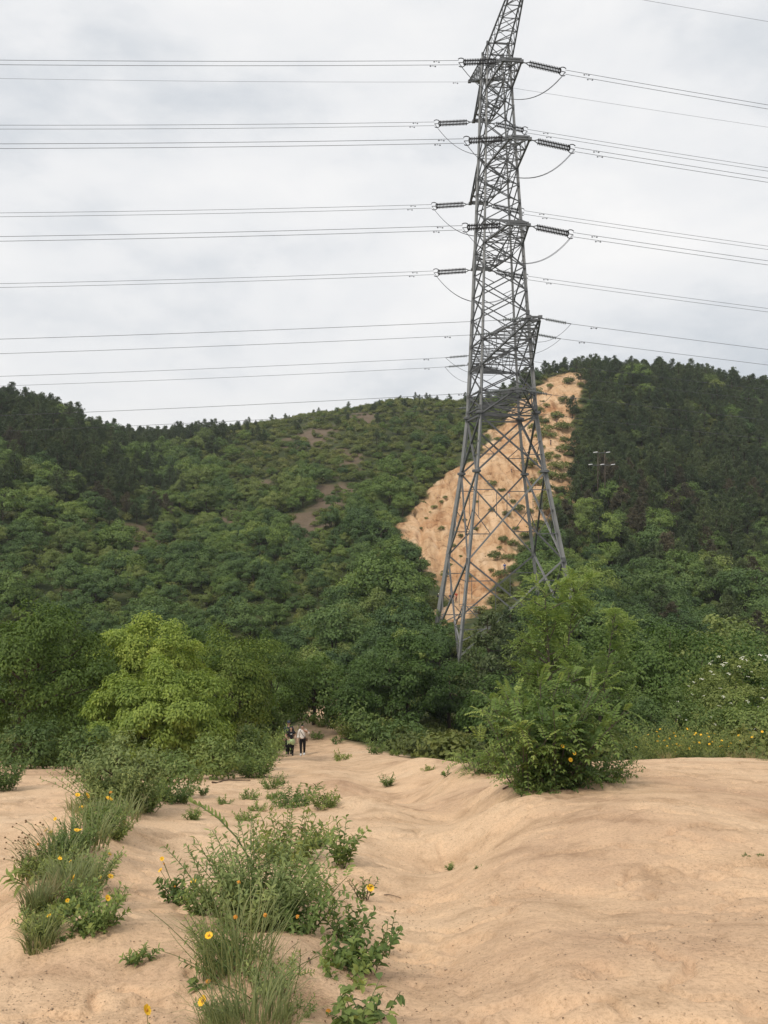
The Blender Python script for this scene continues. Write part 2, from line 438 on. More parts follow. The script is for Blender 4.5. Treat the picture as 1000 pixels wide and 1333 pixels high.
def H(x, y):
    shp = np.shape(x)
    x = np.asarray(x, float).ravel(); y = np.asarray(y, float).ravel()
    z = base_h(x, y)
    slope, fore, bare = masks(x, y)
    near = smooth(40, 8, y)
    z = z + fore * (0.048 * fbm(x * .55, y * .55, 3, 41) * smooth(0.5, 6, y) + 0.06 * fbm(x * .16 + 3, y * .16, 3, 43) * smooth(3, 14, y))
    # small washed ledges and foot-worn relief
    fr = np.abs(fbm(x * .8 + .3 * y, y * 1.1, 4, 47, .6))
    z = z - fore * 0.040 * smooth(.09, 0.0, fr) * smooth(1, 5, y)
    z = z + fore * 0.020 * fbm(x * 2.7, y * 2.7, 4, 51, .6) + fore * near * 0.009 * fbm(x * 11, y * 11, 3, 53)
    for px, d, r, a in LUMPS:
        cx = (px - CX) / F * d
        g = ((x - cx) ** 2 + (y - d) ** 2) / (r * r)
        z = z + 1.25 * a * np.exp(-g * 1.4) * fore
    # worn channel down the middle of the track, and the bank under the flower strip with the lower side path beyond it
    sd, _ = line_dist(CHANNEL, x, y)
    wch = .30 + .02 * y
    z = z - fore * (.07 + .006 * np.clip(y, 0, 14)) * np.exp(-(sd / wch) ** 2) * smooth(2.5, 4.5, y)
    z = z + fore * .05 * np.exp(-((np.abs(sd) - wch * 1.9) / (wch * .7)) ** 2) * smooth(2.5, 4.5, y)
    sd, side = line_dist(BANK, x, y)
    ext = smooth(4.3, 5.6, y) * smooth(19, 14, y)
    z = z + fore * ext * (.17 * np.exp(-(sd / .42) ** 2) - .16 * smooth(.1, .75, np.where(side > 0, sd, 0)))
    m = (y < 11) & (y > 2)
    if m.any():
        xm, ym = x[m], y[m]; zz = np.zeros(len(xm))
        for cx, cy, ca, sa, dp in PRINTS:
            u = (xm - cx) * ca + (ym - cy) * sa; v = -(xm - cx) * sa + (ym - cy) * ca
            r = (u / .145) ** 2 + (v / .052) ** 2
            near_ = r < 6
            if near_.any(): zz[near_] += -dp * np.exp(-r[near_] ** 2 * .9) + dp * .45 * np.exp(-(r[near_] - 2.0) ** 2 * 1.6)
        z[m] += zz * fore[m]
    far = smooth(60, 130, y)
    z = z + far * (1 - slope) * 2.0 * fbm((x + y * .35) * .022, y * .012, 2, 67)
    z = z + far * (1 - slope) * (1.1 * fbm(x * .035, y * .035, 3, 61) + .35 * fbm(x * .2, y * .2, 2, 63))
    # erosion runnels down the bare slope
    z = z + slope * (-1.5 * smooth(.20, 0, np.abs(fbm(x * .16 + y * .03, y * .045, 3, 71))) + .5 * fbm(x * .3, y * .3, 3, 73) - .7 * smooth(.15, 0, np.abs(fbm(x * .25, y * .4, 3, 75))))
    return z.reshape(shp)

def hit(px, py, dmax=420.0, dmin=1.6):
    """where the line of sight through a point meets the ground"""
    d = np.exp(np.linspace(math.log(dmin), math.log(dmax), 800))
    x = (px - CX) / F * d; zr = (CY - py) / F * d
    g = H(x, d) - zr
    k = np.argmax(g > 0) if (g > 0).any() else len(d) - 1
    k = max(k, 1)
    t = g[k - 1] / (g[k - 1] - g[k]) if g[k] != g[k - 1] else 0
    dd = d[k - 1] + t * (d[k] - d[k - 1])
    X = (px - CX) / F * dd
    return Vector((X, dd, float(H(np.array([X]), np.array([dd]))[0])))

def ground(px, d):
    X = (px - CX) / F * d
    return Vector((X, d, float(H(np.array([X]), np.array([d]))[0])))

# ground mesh: rows spread geometrically away from the view point
rows = np.concatenate([np.linspace(-40, 0.8, 24), np.exp(np.linspace(math.log(1.0), math.log(70), 700)), np.exp(np.linspace(math.log(70.4), math.log(330), 300)),
                       np.exp(np.linspace(math.log(334), math.log(2600), 50))])
scol = np.concatenate([-np.exp(np.linspace(math.log(2.4), math.log(.53), 26)), np.linspace(-.52, .52, 440), np.exp(np.linspace(math.log(.53), math.log(2.4), 26))])
RY, SC = np.meshgrid(rows, scol, indexing='ij')
GX = SC * np.maximum(RY, 0) + SC * 1.6 + np.where(RY < 3, SC * (3 - np.maximum(RY, -40)) * .35, 0)
GZ = H(GX, RY)
nr, nc = RY.shape
GV = np.stack([GX, RY, GZ], -1).reshape(-1, 3)
idx = np.arange(nr * nc).reshape(nr, nc)
GQ = np.stack([idx[:-1, :-1], idx[:-1, 1:], idx[1:, 1:], idx[1:, :-1]], -1).reshape(-1, 4)
ms, mf, mb = masks(GX.ravel(), RY.ravel())
me = mesh_quads('ground', GV, GQ, {'slope': ms, 'fore': mf, 'bare': mb}, smooth=True)

def ground_material():
    m, nt, b = new_mat('ground_soil')
    N = nt.nodes.new; K = nt.links.new
    geo = N("ShaderNodeNewGeometry")
    def noise(scale, detail=5, rough=.55, dist=0.0):
        n = N("ShaderNodeTexNoise"); n.inputs['Scale'].default_value = scale; n.inputs['Detail'].default_value = detail
        n.inputs['Roughness'].default_value = rough; n.inputs['Distortion'].default_value = dist
        K(geo.outputs['Position'], n.inputs['Vector']); return n
    def ramp(src, stops):
        r = N("ShaderNodeValToRGB")
        els = r.color_ramp.elements
        els[0].position = stops[0][0]; els[0].color = stops[0][1] + (1,)
        els[1].position = stops[-1][0]; els[1].color = stops[-1][1] + (1,)
        for p, c in stops[1:-1]:
            e = els.new(p); e.color = c + (1,)
        K(src, r.inputs['Fac']); return r
    def attr(nm):
        a = N("ShaderNodeAttribute"); a.attribute_name = nm; return a
    def mix(f, a, c, mode='MIX'):
        x = N("ShaderNodeMixRGB"); x.blend_type = mode
        if isinstance(f, float): x.inputs[0].default_value = f
        else: K(f, x.inputs[0])
        if isinstance(a, tuple): x.inputs[1].default_value = a
        else: K(a, x.inputs[1])
        if isinstance(c, tuple): x.inputs[2].default_value = c
        else: K(c, x.inputs[2])
        return x.outputs[0]
    n_big = noise(0.35, 5, .6, .4); n_mid = noise(1.7, 6, .62, .2); n_fine = noise(38, 4, .7); n_grit = noise(150, 2, .6)
    sand = ramp(n_big.outputs['Fac'], [(0.28, (0.500, 0.330, 0.212)), (0.50, (0.660, 0.458, 0.290)), (0.72, (0.690, 0.505, 0.335))]).outputs['Color']
    blot = ramp(n_mid.outputs['Fac'], [(0.32, (0.68, 0.65, 0.62)), (0.48, (0.98, 0.98, 0.98)), (0.72, (1.08, 1.07, 1.05))]).outputs['Color']
    sand = mix(0.85, sand, blot, 'MULTIPLY')
    grain = ramp(n_fine.outputs['Fac'], [(0.30, (0.68, 0.66, 0.63)), (0.50, (1, 1, 1)), (0.75, (1.14, 1.13, 1.12))]).outputs['Color']
    sand = mix(0.8, sand, grain, 'MULTIPLY')
    grit = ramp(n_grit.outputs['Fac'], [(0.30, (0.55, 0.5, 0.46)), (0.40, (1, 1, 1)), (0.66, (1, 1, 1)), (0.74, (1.22, 1.2, 1.18))]).outputs['Color']
    sand = mix(0.7, sand, grit, 'MULTIPLY')
    n_pat = noise(0.9, 5, .6, .5); n_spk = noise(70, 3, .75)
    pat = ramp(n_pat.outputs['Fac'], [(0.52, (0, 0, 0)), (0.66, (1, 1, 1))]).outputs['Color']
    spk = ramp(n_spk.outputs['Fac'], [(0.34, (0.52, 0.48, 0.44)), (0.50, (0.92, 0.90, 0.88)), (0.66, (1.05, 1.03, 1.0))]).outputs['Color']
    gravelly = mix(1.0, sand, spk, 'MULTIPLY')
    sand = mix(pat, sand, gravelly)
    # bare slope: oranger decomposed granite with rusty streaks
    s1 = noise(0.10, 6, .65, .6); s2 = noise(0.55, 7, .72, .8)
    slope = ramp(s1.outputs['Fac'], [(0.28, (0.400, 0.210, 0.100)), (0.5, (0.545, 0.358, 0.205)), (0.70, (0.600, 0.440, 0.285))]).outputs['Color']
    sb = ramp(s2.outputs['Fac'], [(0.34, (0.42, 0.36, 0.30)), (0.46, (0.92, 0.91, 0.90)), (0.7, (1.1, 1.1, 1.1))]).outputs['Color']
    slope = mix(0.9, slope, sb, 'MULTIPLY')
    mp = N("ShaderNodeMapping"); mp.inputs['Scale'].default_value = (0.55, 0.075, 0.075); mp.inputs['Rotation'].default_value = (0, 0, 0.35)
    K(geo.outputs['Position'], mp.inputs['Vector'])
    st = N("ShaderNodeTexNoise"); st.inputs['Scale'].default_value = 1.0; st.inputs['Detail'].default_value = 7; st.inputs['Roughness'].default_value = .65; st.inputs['Distortion'].default_value = .6
    K(mp.outputs['Vector'], st.inputs['Vector'])
    stc = ramp(st.outputs['Fac'], [(0.34, (0.60, 0.50, 0.42)), (0.47, (0.95, 0.93, 0.90)), (0.62, (1.12, 1.15, 1.20))]).outputs['Color']
    slope = mix(0.85, slope, stc, 'MULTIPLY')
    g1 = noise(0.25, 6, .65); g2 = noise(5, 5, .7)
    green = ramp(g1.outputs['Fac'], [(0.30, (0.030, 0.042, 0.016)), (0.5, (0.055, 0.068, 0.024)), (0.72, (0.105, 0.098, 0.042))]).outputs['Color']
    gb = ramp(g2.outputs['Fac'], [(0.30, (0.55, 0.55, 0.55)), (0.7, (1.25, 1.25, 1.2))]).outputs['Color']
    green = mix(0.9, green, gb, 'MULTIPLY')
    bare = mix(s2.outputs['Fac'], (0.060, 0.050, 0.034, 1), (0.210, 0.150, 0.100, 1))
    c = mix(attr('bare').outputs['Fac'], green, bare)
    c = mix(attr('slope').outputs['Fac'], c, slope)
    c = mix(attr('fore').outputs['Fac'], c, sand)
    K(c, b.inputs['Base Color'])
    b.inputs['Roughness'].default_value = 0.92
    b.inputs['Specular IOR Level'].default_value = 0.15
    h1 = N("ShaderNodeMath"); h1.operation = 'MULTIPLY_ADD'; h1.inputs[1].default_value = .22
    K(n_grit.outputs['Fac'], h1.inputs[0]); K(n_fine.outputs['Fac'], h1.inputs[2])
    bp = N("ShaderNodeBump"); bp.inputs['Strength'].default_value = 0.55; bp.inputs['Distance'].default_value = 0.018
    K(h1.outputs[0], bp.inputs['Height'])
    bp2 = N("ShaderNodeBump"); bp2.inputs['Strength'].default_value = 0.5; bp2.inputs['Distance'].default_value = 0.12
    K(n_mid.outputs['Fac'], bp2.inputs['Height']); K(bp.outputs[0], bp2.inputs['Normal'])
    K(bp2.outputs[0], b.inputs['Normal'])
    return m
M['ground'] = ground_material()
tag(link('ground', me, M['ground']), 'sandy hilltop track falling away to wooded hills', None, None, 'structure')

# ------------------------------------------------------------------ foliage builders
def norm(a):
    return a / (np.linalg.norm(a, axis=-1, keepdims=True) + 1e-9)

def leaf_quads(pos, ax, nrm, Ln, Wd, tint, fold=0.18):
    """four-cornered leaves, lightly folded"""
    ax = norm(ax); side = norm(np.cross(ax, nrm)); up = np.cross(side, ax)
    Ln = np.broadcast_to(Ln, len(pos))[:, None]; Wd = np.broadcast_to(Wd, len(pos))[:, None]
    mid = pos + ax * Ln * .48
    v = np.stack([pos, mid + side * Wd * .5 + up * Wd * fold, pos + ax * Ln - up * Ln * .08, mid - side * Wd * .5 + up * Wd * fold], 1)
    q = np.arange(len(pos) * 4).reshape(-1, 4)
    return v.reshape(-1, 3), q, np.repeat(tint, 4)

def leaf_ovals(pos, ax, nrm, Ln, Wd, tint, curl=0.25, fold=0.22):
    """leaves with a midrib, pointed tips and a curl: 8 corners each"""
    ax = norm(ax); side = norm(np.cross(ax, nrm)); up = np.cross(side, ax)
    n = len(pos)
    Ln = np.broadcast_to(Ln, n)[:, None]; Wd = np.broadcast_to(Wd, n)[:, None]
    def at(t, w, h):
        return pos + ax * Ln * t + side * Wd * w + up * (Wd * h * fold - Ln * curl * t * t)
    v = np.stack([at(0, 0, 0), at(.32, .46, 1), at(.68, .38, 1), at(1, 0, 0), at(.68, -.38, 1), at(.32, -.46, 1), at(.33, 0, 0), at(.68, 0, 0)], 1)
    pat = np.array([[0, 1, 6, 0], [0, 6, 5, 0], [1, 2, 7, 6], [6, 7, 4, 5], [2, 3, 7, 2], [7, 3, 4, 7]])
    tri = np.array([[0, 1, 6], [0, 6, 5], [1, 2, 7], [1, 7, 6], [6, 7, 4], [6, 4, 5], [2, 3, 7], [7, 3, 4]])
    q = (np.arange(n)[:, None, None] * 8 + tri[None]).reshape(-1, 3)
    return v.reshape(-1, 3), q, np.repeat(tint, 8)

class Leaves:
    def __init__(self):
        self.p = []; self.a = []; self.n = []; self.l = []; self.w = []; self.t = []
    def add(self, p, a, n, l, w, t):
        k = len(p)
        self.p.append(np.asarray(p, float).reshape(-1, 3)); self.a.append(np.asarray(a, float).reshape(-1, 3)); self.n.append(np.asarray(n, float).reshape(-1, 3))
        self.l.append(np.broadcast_to(np.asarray(l, float), k).copy()); self.w.append(np.broadcast_to(np.asarray(w, float), k).copy()); self.t.append(np.broadcast_to(np.asarray(t, float), k).copy())
    def mesh(self, name, oval=False, **kw):
        A = [np.concatenate(z) for z in (self.p, self.a, self.n, self.l, self.w, self.t)]
        f = leaf_ovals if oval else leaf_quads
        v, q, t = f(*A, **kw)
        return mesh_quads(name, v, q, {'tint': t})

def crown_leaves(rng, R, n_clump, n_leaf, clump_r, Ln, Wd, droop=.4, low=-.55, shell=.62, young=.25, Lv=None):
    """leaf clumps spread through an uneven ellipsoid; returns leaves and clump centres (around the origin)"""
    R = np.array(R, float)
    i = np.arange(n_clump * 2) + rng.uniform()
    z = 1 - 2 * (i + .5) / len(i); ph = i * 2.39996 + rng.normal(0, .35, len(i))
    z = np.clip(z + rng.normal(0, .12, len(i)), -1, 1); r = np.sqrt(1 - z * z)
    D = np.stack([r * np.cos(ph), r * np.sin(ph), z], -1)
    D = D[D[:, 2] > low]
    D = D[rng.permutation(len(D))[:n_clump]]
    sx, sy = rng.uniform(0, 50, 2)
    lob = .86 + .34 * fbm(ph[:len(D)] * 0 + np.arctan2(D[:, 1], D[:, 0]) * 1.1 + sx, D[:, 2] * 2.2 + sy, 2, 3)
    rad = lob * np.where(rng.uniform(size=len(D)) < .74, rng.uniform(.86, 1.04, len(D)), rng.uniform(shell * .6, .86, len(D)))
    C = D * R * rad[:, None]
    cs = clump_r * rng.uniform(.6, 1.4, len(D))
    k = np.repeat(np.arange(len(D)), n_leaf)
    off = norm(rng.normal(size=(len(k), 3)))
    off[:, 2] = np.where(off[:, 2] < -.4, -off[:, 2] * rng.uniform(-.4, 1, len(k)), off[:, 2])
    rr = rng.uniform(0.2, 1, len(k)) ** .42
    pos = C[k] + off * (cs[k] * rr)[:, None] * np.array([1, 1, .78])
    out = norm(off + D[k] * .7)
    ax = norm(out * .45 + rng.normal(0, .6, (len(k), 3)) + np.array([0, 0, -droop]))
    nr = norm(out * 1.0 + rng.normal(0, .30, (len(k), 3)) + np.array([0, 0, .40]))
    ax = norm(ax - nr * (ax * nr).sum(-1, keepdims=True) * .85)
    clump_t = rng.uniform(0, 1, len(D))
    tint = np.clip(.34 + .34 * (clump_t[k] - .5) + rng.normal(0, .10, len(k)) + young * (rr > .8) * rng.uniform(0, 1, len(k)), 0, 1)
    s = rng.uniform(.7, 1.25, len(k))
    Lv = Lv or Leaves()
    Lv.add(pos, ax, nr, Ln * s, Wd * s, tint)
    return Lv, C

def limbs(geo, rng, base, top, r0, targets, n_main=10, wob=.12, sides=6):
    """a tapering trunk from base to top and limbs out to some of the targets"""
    base = np.array(base, float); top = np.array(top, float)
    hgt = np.linalg.norm(top - base)
    ts = np.linspace(0, 1, 7)
    pts = [base + (top - base) * t + np.array([rng.normal(0, wob), rng.normal(0, wob), 0]) * hgt * .12 * (0 if i == 0 else 1) for i, t in enumerate(ts)]
    rad = [r0 * (1.25 if i == 0 else 1) * (1 - .8 * t) for i, t in enumerate(ts)]
    geo.tube(pts, rad, sides + 2)
    P = np.array(pts)
    order = rng.permutation(len(targets))[:n_main]
    for j in order:
        c = np.array(targets[j])
        t0 = np.clip(rng.uniform(.3, .85), 0, 1)
        k = t0 * (len(P) - 1); a = P[int(k)] + (P[min(int(k) + 1, len(P) - 1)] - P[int(k)]) * (k - int(k))
        mid = a * .45 + c * .55 + np.array([rng.normal(0, .05), rng.normal(0, .05), -.08]) * hgt * .5
        q = [a, a * .7 + mid * .3, mid, c * .55 + mid * .45, c]
        rr = r0 * (1 - .75 * t0) * .6
        geo.tube(q, [rr, rr * .85, rr * .6, rr * .4, rr * .15], sides)

def grown_tree(name, label, cat, loc, R, cz, trunk_r, n_clump, n_leaf, clump_r, Ln, Wd, mat, seed, bark='bark', droop=.4, low=-.55, young=.25, group=None, lean=(0, 0), n_main=12):
    rng = np.random.default_rng(seed)
    root = empty(name, loc)
    tag(root, label, cat, group)
    Lv, C = crown_leaves(rng, R, n_clump, n_leaf, clump_r, Ln, Wd, droop, low, young=young)
    off = np.array([lean[0], lean[1], cz])
    Lv.p = [p + off for p in Lv.p]
    g = Geo()
    limbs(g, rng, (0, 0, -.35), (lean[0], lean[1], cz + R[2] * .45), trunk_r, C + off, n_main)
    link('trunk', g.mesh('trunk', True), M[bark], root)
    link('crown', Lv.mesh('crown'), M[mat], root)
    return root

def curve_pts(rng, base, az, tilt, length, n=7, gravity=.25, wob=.03):
    """a stem that leaves at a tilt and bends over"""
    p = np.array(base, float); pts = [p.copy()]
    el = math.pi / 2 - tilt
    for i in range(n - 1):
        d = np.array([math.cos(az) * math.cos(el), math.sin(az) * math.cos(el), math.sin(el)])
        p = p + d * length / (n - 1); pts.append(p.copy())
        el -= gravity / (n - 1) * rng.uniform(.4, 1.6); az += rng.normal(0, wob * 4)
    return np.array(pts)

def along(P, t):
    k = np.clip(t, 0, 1) * (len(P) - 1); i = min(int(k), len(P) - 2); f = k - i
    return P[i] + (P[i + 1] - P[i]) * f, norm(P[i + 1] - P[i])

def frond(Lv, rng, base, direction, length, pairs, leaflet, tint, droop=.5, geo=None, ratio=.48):
    """one compound leaf: leaflets in pairs along a drooping midrib"""
    direction = norm(np.array(direction, float))
    side = np.cross(direction, [0, 0, 1.0]); side = norm(side + rng.normal(0, .12, 3)); up = np.cross(side, direction)
    pts = []
    for k in range(pairs + 1):
        t = k / pairs
        pts.append(np.array(base) + direction * length * t + np.array([0, 0, -1]) * length * droop * t * t * .5)
    pts = np.array(pts)
    if geo is not None:
        geo.tube(pts[::2], .0022, 3, False)
    for k in range(1, pairs + 1):
        t = k / pairs
        tang = norm(pts[k] - pts[k - 1])
        sz = leaflet * (1.0 - .45 * abs(t - .45)) * rng.uniform(.85, 1.12)
        for s in (-1, 1):
            a = norm(side * s + tang * .45 + up * rng.normal(.05, .12))
            Lv.add([pts[k]], [a], [up + rng.normal(0, .18, 3)], sz, sz * ratio, np.clip(tint + rng.normal(0, .1), 0, 1))
    Lv.add([pts[-1]], [norm(pts[-1] - pts[-2])], [up], leaflet, leaflet * ratio, tint)

FLOWER = {}
def flower_meshes():
    for kind, npet, droopy in (('petal', 8, 0.0), ('petal_old', 7, .5)):
        vs = []; fs = []
        for k in range(npet):
            a = 2 * math.pi * k / npet
            c, s = math.cos(a), math.sin(a); tx, ty = -s, c
            def pt(r, w, z): return (c * r + tx * w, s * r + ty * w, z)
            b = len(vs)
            z1, z2 = .05 - droopy * .35, .10 - droopy * 1.1
            vs += [pt(.12, -.06, 0), pt(.12, .06, 0), pt(.33, .15, z1), pt(.49, .13, z2), pt(.44, 0.045, z2), pt(.50, 0, z2 + .01), pt(.44, -0.045, z2), pt(.49, -.13, z2), pt(.33, -.15, z1)]
            fs.append(tuple(b + i for i in range(9)))
        me = bpy.data.meshes.new('flower'); me.from_pydata(vs, [], fs); me.update()
        me.materials.append(M[kind])
        g = Geo(); g.ball((0, 0, .035), .15, 8, 4, (1, 1, .6))
        md = g.mesh('flower_center', True); md.materials.append(M['disc'])
        FLOWER[kind] = (me, md)
flower_meshes()

def add_flower(parent, loc, size, tilt_az, tilt, kind='petal'):
    me, md = FLOWER[kind]
    f = link('flower', me, None, parent)
    f.location = loc; f.scale = (size, size, size)
    f.rotation_euler = (0, tilt, tilt_az)
    c = link('flower_center', md, None, f)
    return f

def weed(name, label, cat, loc, seed, n_stem=10, h=.35, spread=.7, leaf=.05, ratio=.45, per=12, mat='weed', oval=True, gravity=.4, flowers=(), group=None, stem_mat='stem', stem_r=.0035,
         compound=0, young=.2, base_r=.05, leafstart=.12, up_leaf=.35):
    """a herb or small shrub: stems from one foot with leaves all along them"""
    rng = np.random.default_rng(seed)
    root = empty(name, loc); tag(root, label, cat, group)
    Lv = Leaves(); g = Geo()
    for i in range(n_stem):
        az = 2 * math.pi * (i + rng.uniform(0, .9)) / n_stem
        tl = spread * rng.uniform(.15, 1.1)
        b0 = np.array([math.cos(az), math.sin(az), 0]) * base_r * rng.uniform(.1, 1)
        b0[2] = -.02
        P = curve_pts(rng, b0, az, tl, h * rng.uniform(.6, 1.1), 7, gravity)
        g.tube(P, list(np.linspace(stem_r, stem_r * .35, 7)), 4, False)
        st = rng.uniform(.25, .65)
        for k in range(per):
            t = leafstart + (1 - leafstart) * (k + rng.uniform(0, .8)) / per
            p, tg = along(P, t)
            a2 = k * 2.4 + rng.normal(0, .4)
            s1 = norm(np.cross(tg, [.3, .2, 1.0])); s2 = np.cross(tg, s1)
            o = norm(s1 * math.cos(a2) + s2 * math.sin(a2) + tg * .55 + np.array([0, 0, up_leaf]) * rng.uniform(0, 1))
            sz = leaf * rng.uniform(.65, 1.2) * (1 - .35 * t)
            tn = np.clip(st + rng.normal(0, .14) + young * (t > .75), 0, 1)
            if compound:
                frond(Lv, rng, p, o, sz * 3.0, compound, sz, tn, .6, None, ratio)
            else:
                Lv.add([p], [o], [np.array([0, 0, 1.0]) + rng.normal(0, .35, 3)], sz, sz * ratio, tn)
    # flowers on stalks
    for (dx, dy, dz, size, kd) in flowers:
        Q = np.array([[dx * .15, dy * .15, 0], [dx * .45, dy * .4, dz * .45], [dx * .85, dy * .85, dz * .85], [dx, dy, dz]])
        g.tube(Q, .0018, 4, False)
    link('stem', g.mesh('stem'), M[stem_mat], root)
    link('foliage', Lv.mesh('foliage', oval), M[mat], root)
    for (dx, dy, dz, size, kd) in flowers:
        add_flower(root, (dx, dy, dz), size, rng.uniform(-3.1, .2), rng.uniform(.05, 1.15), kd)
    return root

def blades(rng, n, h, spread, width, base_r, gravity=.8, mat_t=.45, seg=5):
    V = []; Q = []; T = []
    for i in range(n):
        az = rng.uniform(0, 2 * math.pi); b = np.array([math.cos(az), math.sin(az), 0]) * base_r * math.sqrt(rng.uniform()); b[2] = -.02
        az2 = az + rng.normal(0, .6)
        P = curve_pts(rng, b, az2, spread * rng.uniform(.05, 1.1), h * rng.uniform(.45, 1.1), seg, gravity * rng.uniform(.4, 1.4))
        side = np.array([-math.sin(az2), math.cos(az2), 0]) * width * rng.uniform(.6, 1.2)
        k0 = len(V); t = np.clip(mat_t + rng.normal(0, .18), 0, 1)
        for j, p in enumerate(P):
            w = (1 - (j / (seg - 1)) ** 1.6) * .5 + .03
            V.append(p - side * w); V.append(p + side * w); T += [t, t]
        for j in range(seg - 1):
            Q.append((k0 + 2 * j, k0 + 2 * j + 1, k0 + 2 * j + 3, k0 + 2 * j + 2))
    return np.array(V), np.array(Q), np.array(T)

def grass(name, label, loc, seed, n=260, h=.4, spread=.7, width=.006, base_r=.12, mat='grass', gravity=.8, flowers=(), group=None, cat='grass', seeds=()):
    rng = np.random.default_rng(seed)
    root = empty(name, loc); tag(root, label, cat, group)
    V, Q, T = blades(rng, n, h, spread, width, base_r, gravity)
    link('blades', mesh_quads('blades', V, Q, {'tint': T}), M[mat], root)
    if flowers or seeds:
        g = Geo()
        for (dx, dy, dz, size, kd) in list(flowers):
            g.tube(np.array([[dx * .1, dy * .1, 0], [dx * .4, dy * .4, dz * .5], [dx * .8, dy * .8, dz * .88], [dx, dy, dz]]), .0019, 4, False)
        for (dx, dy, dz) in seeds:
            g.tube(np.array([[dx * .1, dy * .1, 0], [dx * .4, dy * .4, dz * .55], [dx * .8, dy * .8, dz * .92], [dx, dy, dz]]), .0015, 4, False)
        link('stalk', g.mesh('stalk'), M['stem'], root)
        for (dx, dy, dz, size, kd) in flowers:
            add_flower(root, (dx, dy, dz), size, rng.uniform(-3.1, .2), rng.uniform(.05, 1.15), kd)
        if seeds:
            for (dx, dy, dz) in seeds:
                s = link('seed_head', SEED, None, root); s.location = (dx, dy, dz); k = rng.uniform(.8, 1.2); s.scale = (k, k, k)
    return root
_g = Geo(); _g.ball((0, 0, 0), .0085, 7, 4, (1, 1, .9)); SEED = _g.mesh('seed_head', True); SEED.materials.append(M['seed'])

# ------------------------------------------------------------------ transmission tower
D_T = 85.0
YAW = math.radians(7.0)
X_T = 12.15
RV = Vector((math.cos(YAW), math.sin(YAW), 0))       # along the line, to the picture's right
AV = Vector((-math.sin(YAW), math.cos(YAW), 0))      # across the line, away from the view point
TC = Vector((X_T, D_T, 0))
ZB = -14.6
PROF = [(ZB, 6.2), (-8.2, 5.25), (4.0, 3.42), (9.5, 2.82), (19.8, 2.28), (36.5, 1.52), (44.5, 1.22), (47.0, 1.05)]
def hw(z):
    for (a, wa), (b, wb) in zip(PROF, PROF[1:]):
        if z <= b: return wa + (wb - wa) * (z - a) / (b - a)
    return PROF[-1][1]
def tp(u, v, z):                                       # tower point: u along line, v away, both in metres
    return TC + RV * (u - .0155 * (z + 8)) + AV * v + Vector((0, 0, z))   # the tower stands a touch out of plumb
def corner(i, z):
    w = hw(z); sx, sy = ((-1, -1), (1, -1), (1, 1), (-1, 1))[i]
    return tp(sx * w, sy * w, z)

tower = empty('transmission_tower', tp(0, 0, ZB))
tag(tower, 'tall grey steel lattice transmission tower standing at the foot of the bare slope', 'pylon')
T_INV = Matrix.Translation(-tower.location)
def t_part(name, me, mat, parent=None):
    o = link(name, me, mat, parent or tower)
    return o
def shift(g):
    o = tower.location
    g.v = [(a - o.x, b - o.y, c - o.z) for a, b, c in g.v]
    return g
UNIT_BAR = bpy.data.meshes.new('brace'); UNIT_BAR.from_pydata(LV, [], LF); UNIT_BAR.update(); UNIT_BAR.materials.append(M['steel'])
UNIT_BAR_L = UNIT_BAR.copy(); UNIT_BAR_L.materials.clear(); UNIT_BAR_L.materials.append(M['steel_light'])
_nb = [0]
def brace(p0, p1, t, light=False):
    _nb[0] += 1
    o = link('brace', UNIT_BAR_L if light else UNIT_BAR, None, tower)
    m, _ = bar_matrix(Vector(p0) - tower.location, Vector(p1) - tower.location, t)
    o.matrix_basis = m
    return o
minor = Geo()

# legs: each one an angle section, heavier at the foot, with bolted collars
LEGZ = [ZB, -8.2, -2.0, 4.0, 9.5, 14.5, 19.8, 26.7, 34.3, 42.5, 47.0]
for i in range(4):
    g = Geo()
    for a, b in zip(LEGZ, LEGZ[1:]):
        t = .40 - .24 * (a - ZB) / (47 - ZB)
        g.bar(corner(i, a), corner(i, b + .15), t)
    leg = t_part('leg', shift(g).mesh('leg'), M['steel_light'])
    for z in (4.0, 9.8):
        g = Geo(); c = corner(i, z) - tower.location
        g.tube([c + Vector((0, 0, -.16)), c + Vector((0, 0, -.10)), c + Vector((0, 0, .10)), c + Vector((0, 0, .16))], [.30, .46, .46, .30], 8)
        t_part('flange', g.mesh('flange'), M['steel'], leg)
    g = Geo(); c = corner(i, ZB) - tower.location
    g.box(c + Vector((0, 0, -.2)), (1.2, 1.2, 1.3))
    t_part('footing', g.mesh('footing'), M['concrete'], leg)

def lerp(a, b, t): return a + (b - a) * t
# lower spread part: tall crossed diagonals with secondary struts
for (za, zb) in ((-13.6, -4.6), (-4.6, 4.0)):
    for f in range(4):
        a0, a1 = corner(f, za), corner((f + 1) % 4, za); b0, b1 = corner(f, zb), corner((f + 1) % 4, zb)
        brace(a0, b1, .17, True); brace(a1, b0, .17)
        wa, wb = hw(za), hw(zb); tx = wa / (wa + wb)
        zx = lerp(za, zb, tx)
        for (leg0, leg1, dg0, dg1) in ((a0, b0, a0, b1), (a1, b1, a1, b0)):
            # struts from the diagonals back to the legs
            q = lerp(dg0, dg1, tx * .5); brace(q, lerp(leg0, leg1, tx * .5), .09)
            brace(q, lerp(leg0, leg1, tx * .98), .08)
            q2 = lerp(lerp(leg0, leg1, 1.0), (a1 if leg0 == a0 else a0), (1 - tx) * .5)
            brace(q2, lerp(leg0, leg1, tx + (1 - tx) * .5), .08)
            q3 = lerp(dg0, dg1, tx + (1 - tx) * .45)
            minor.bar(q3, q3 + Vector((0, 0, -1)) * (q3.z - lerp(lerp(a0, a1, .5), lerp(b0, b1, .5), .25).z) * .55, .06)
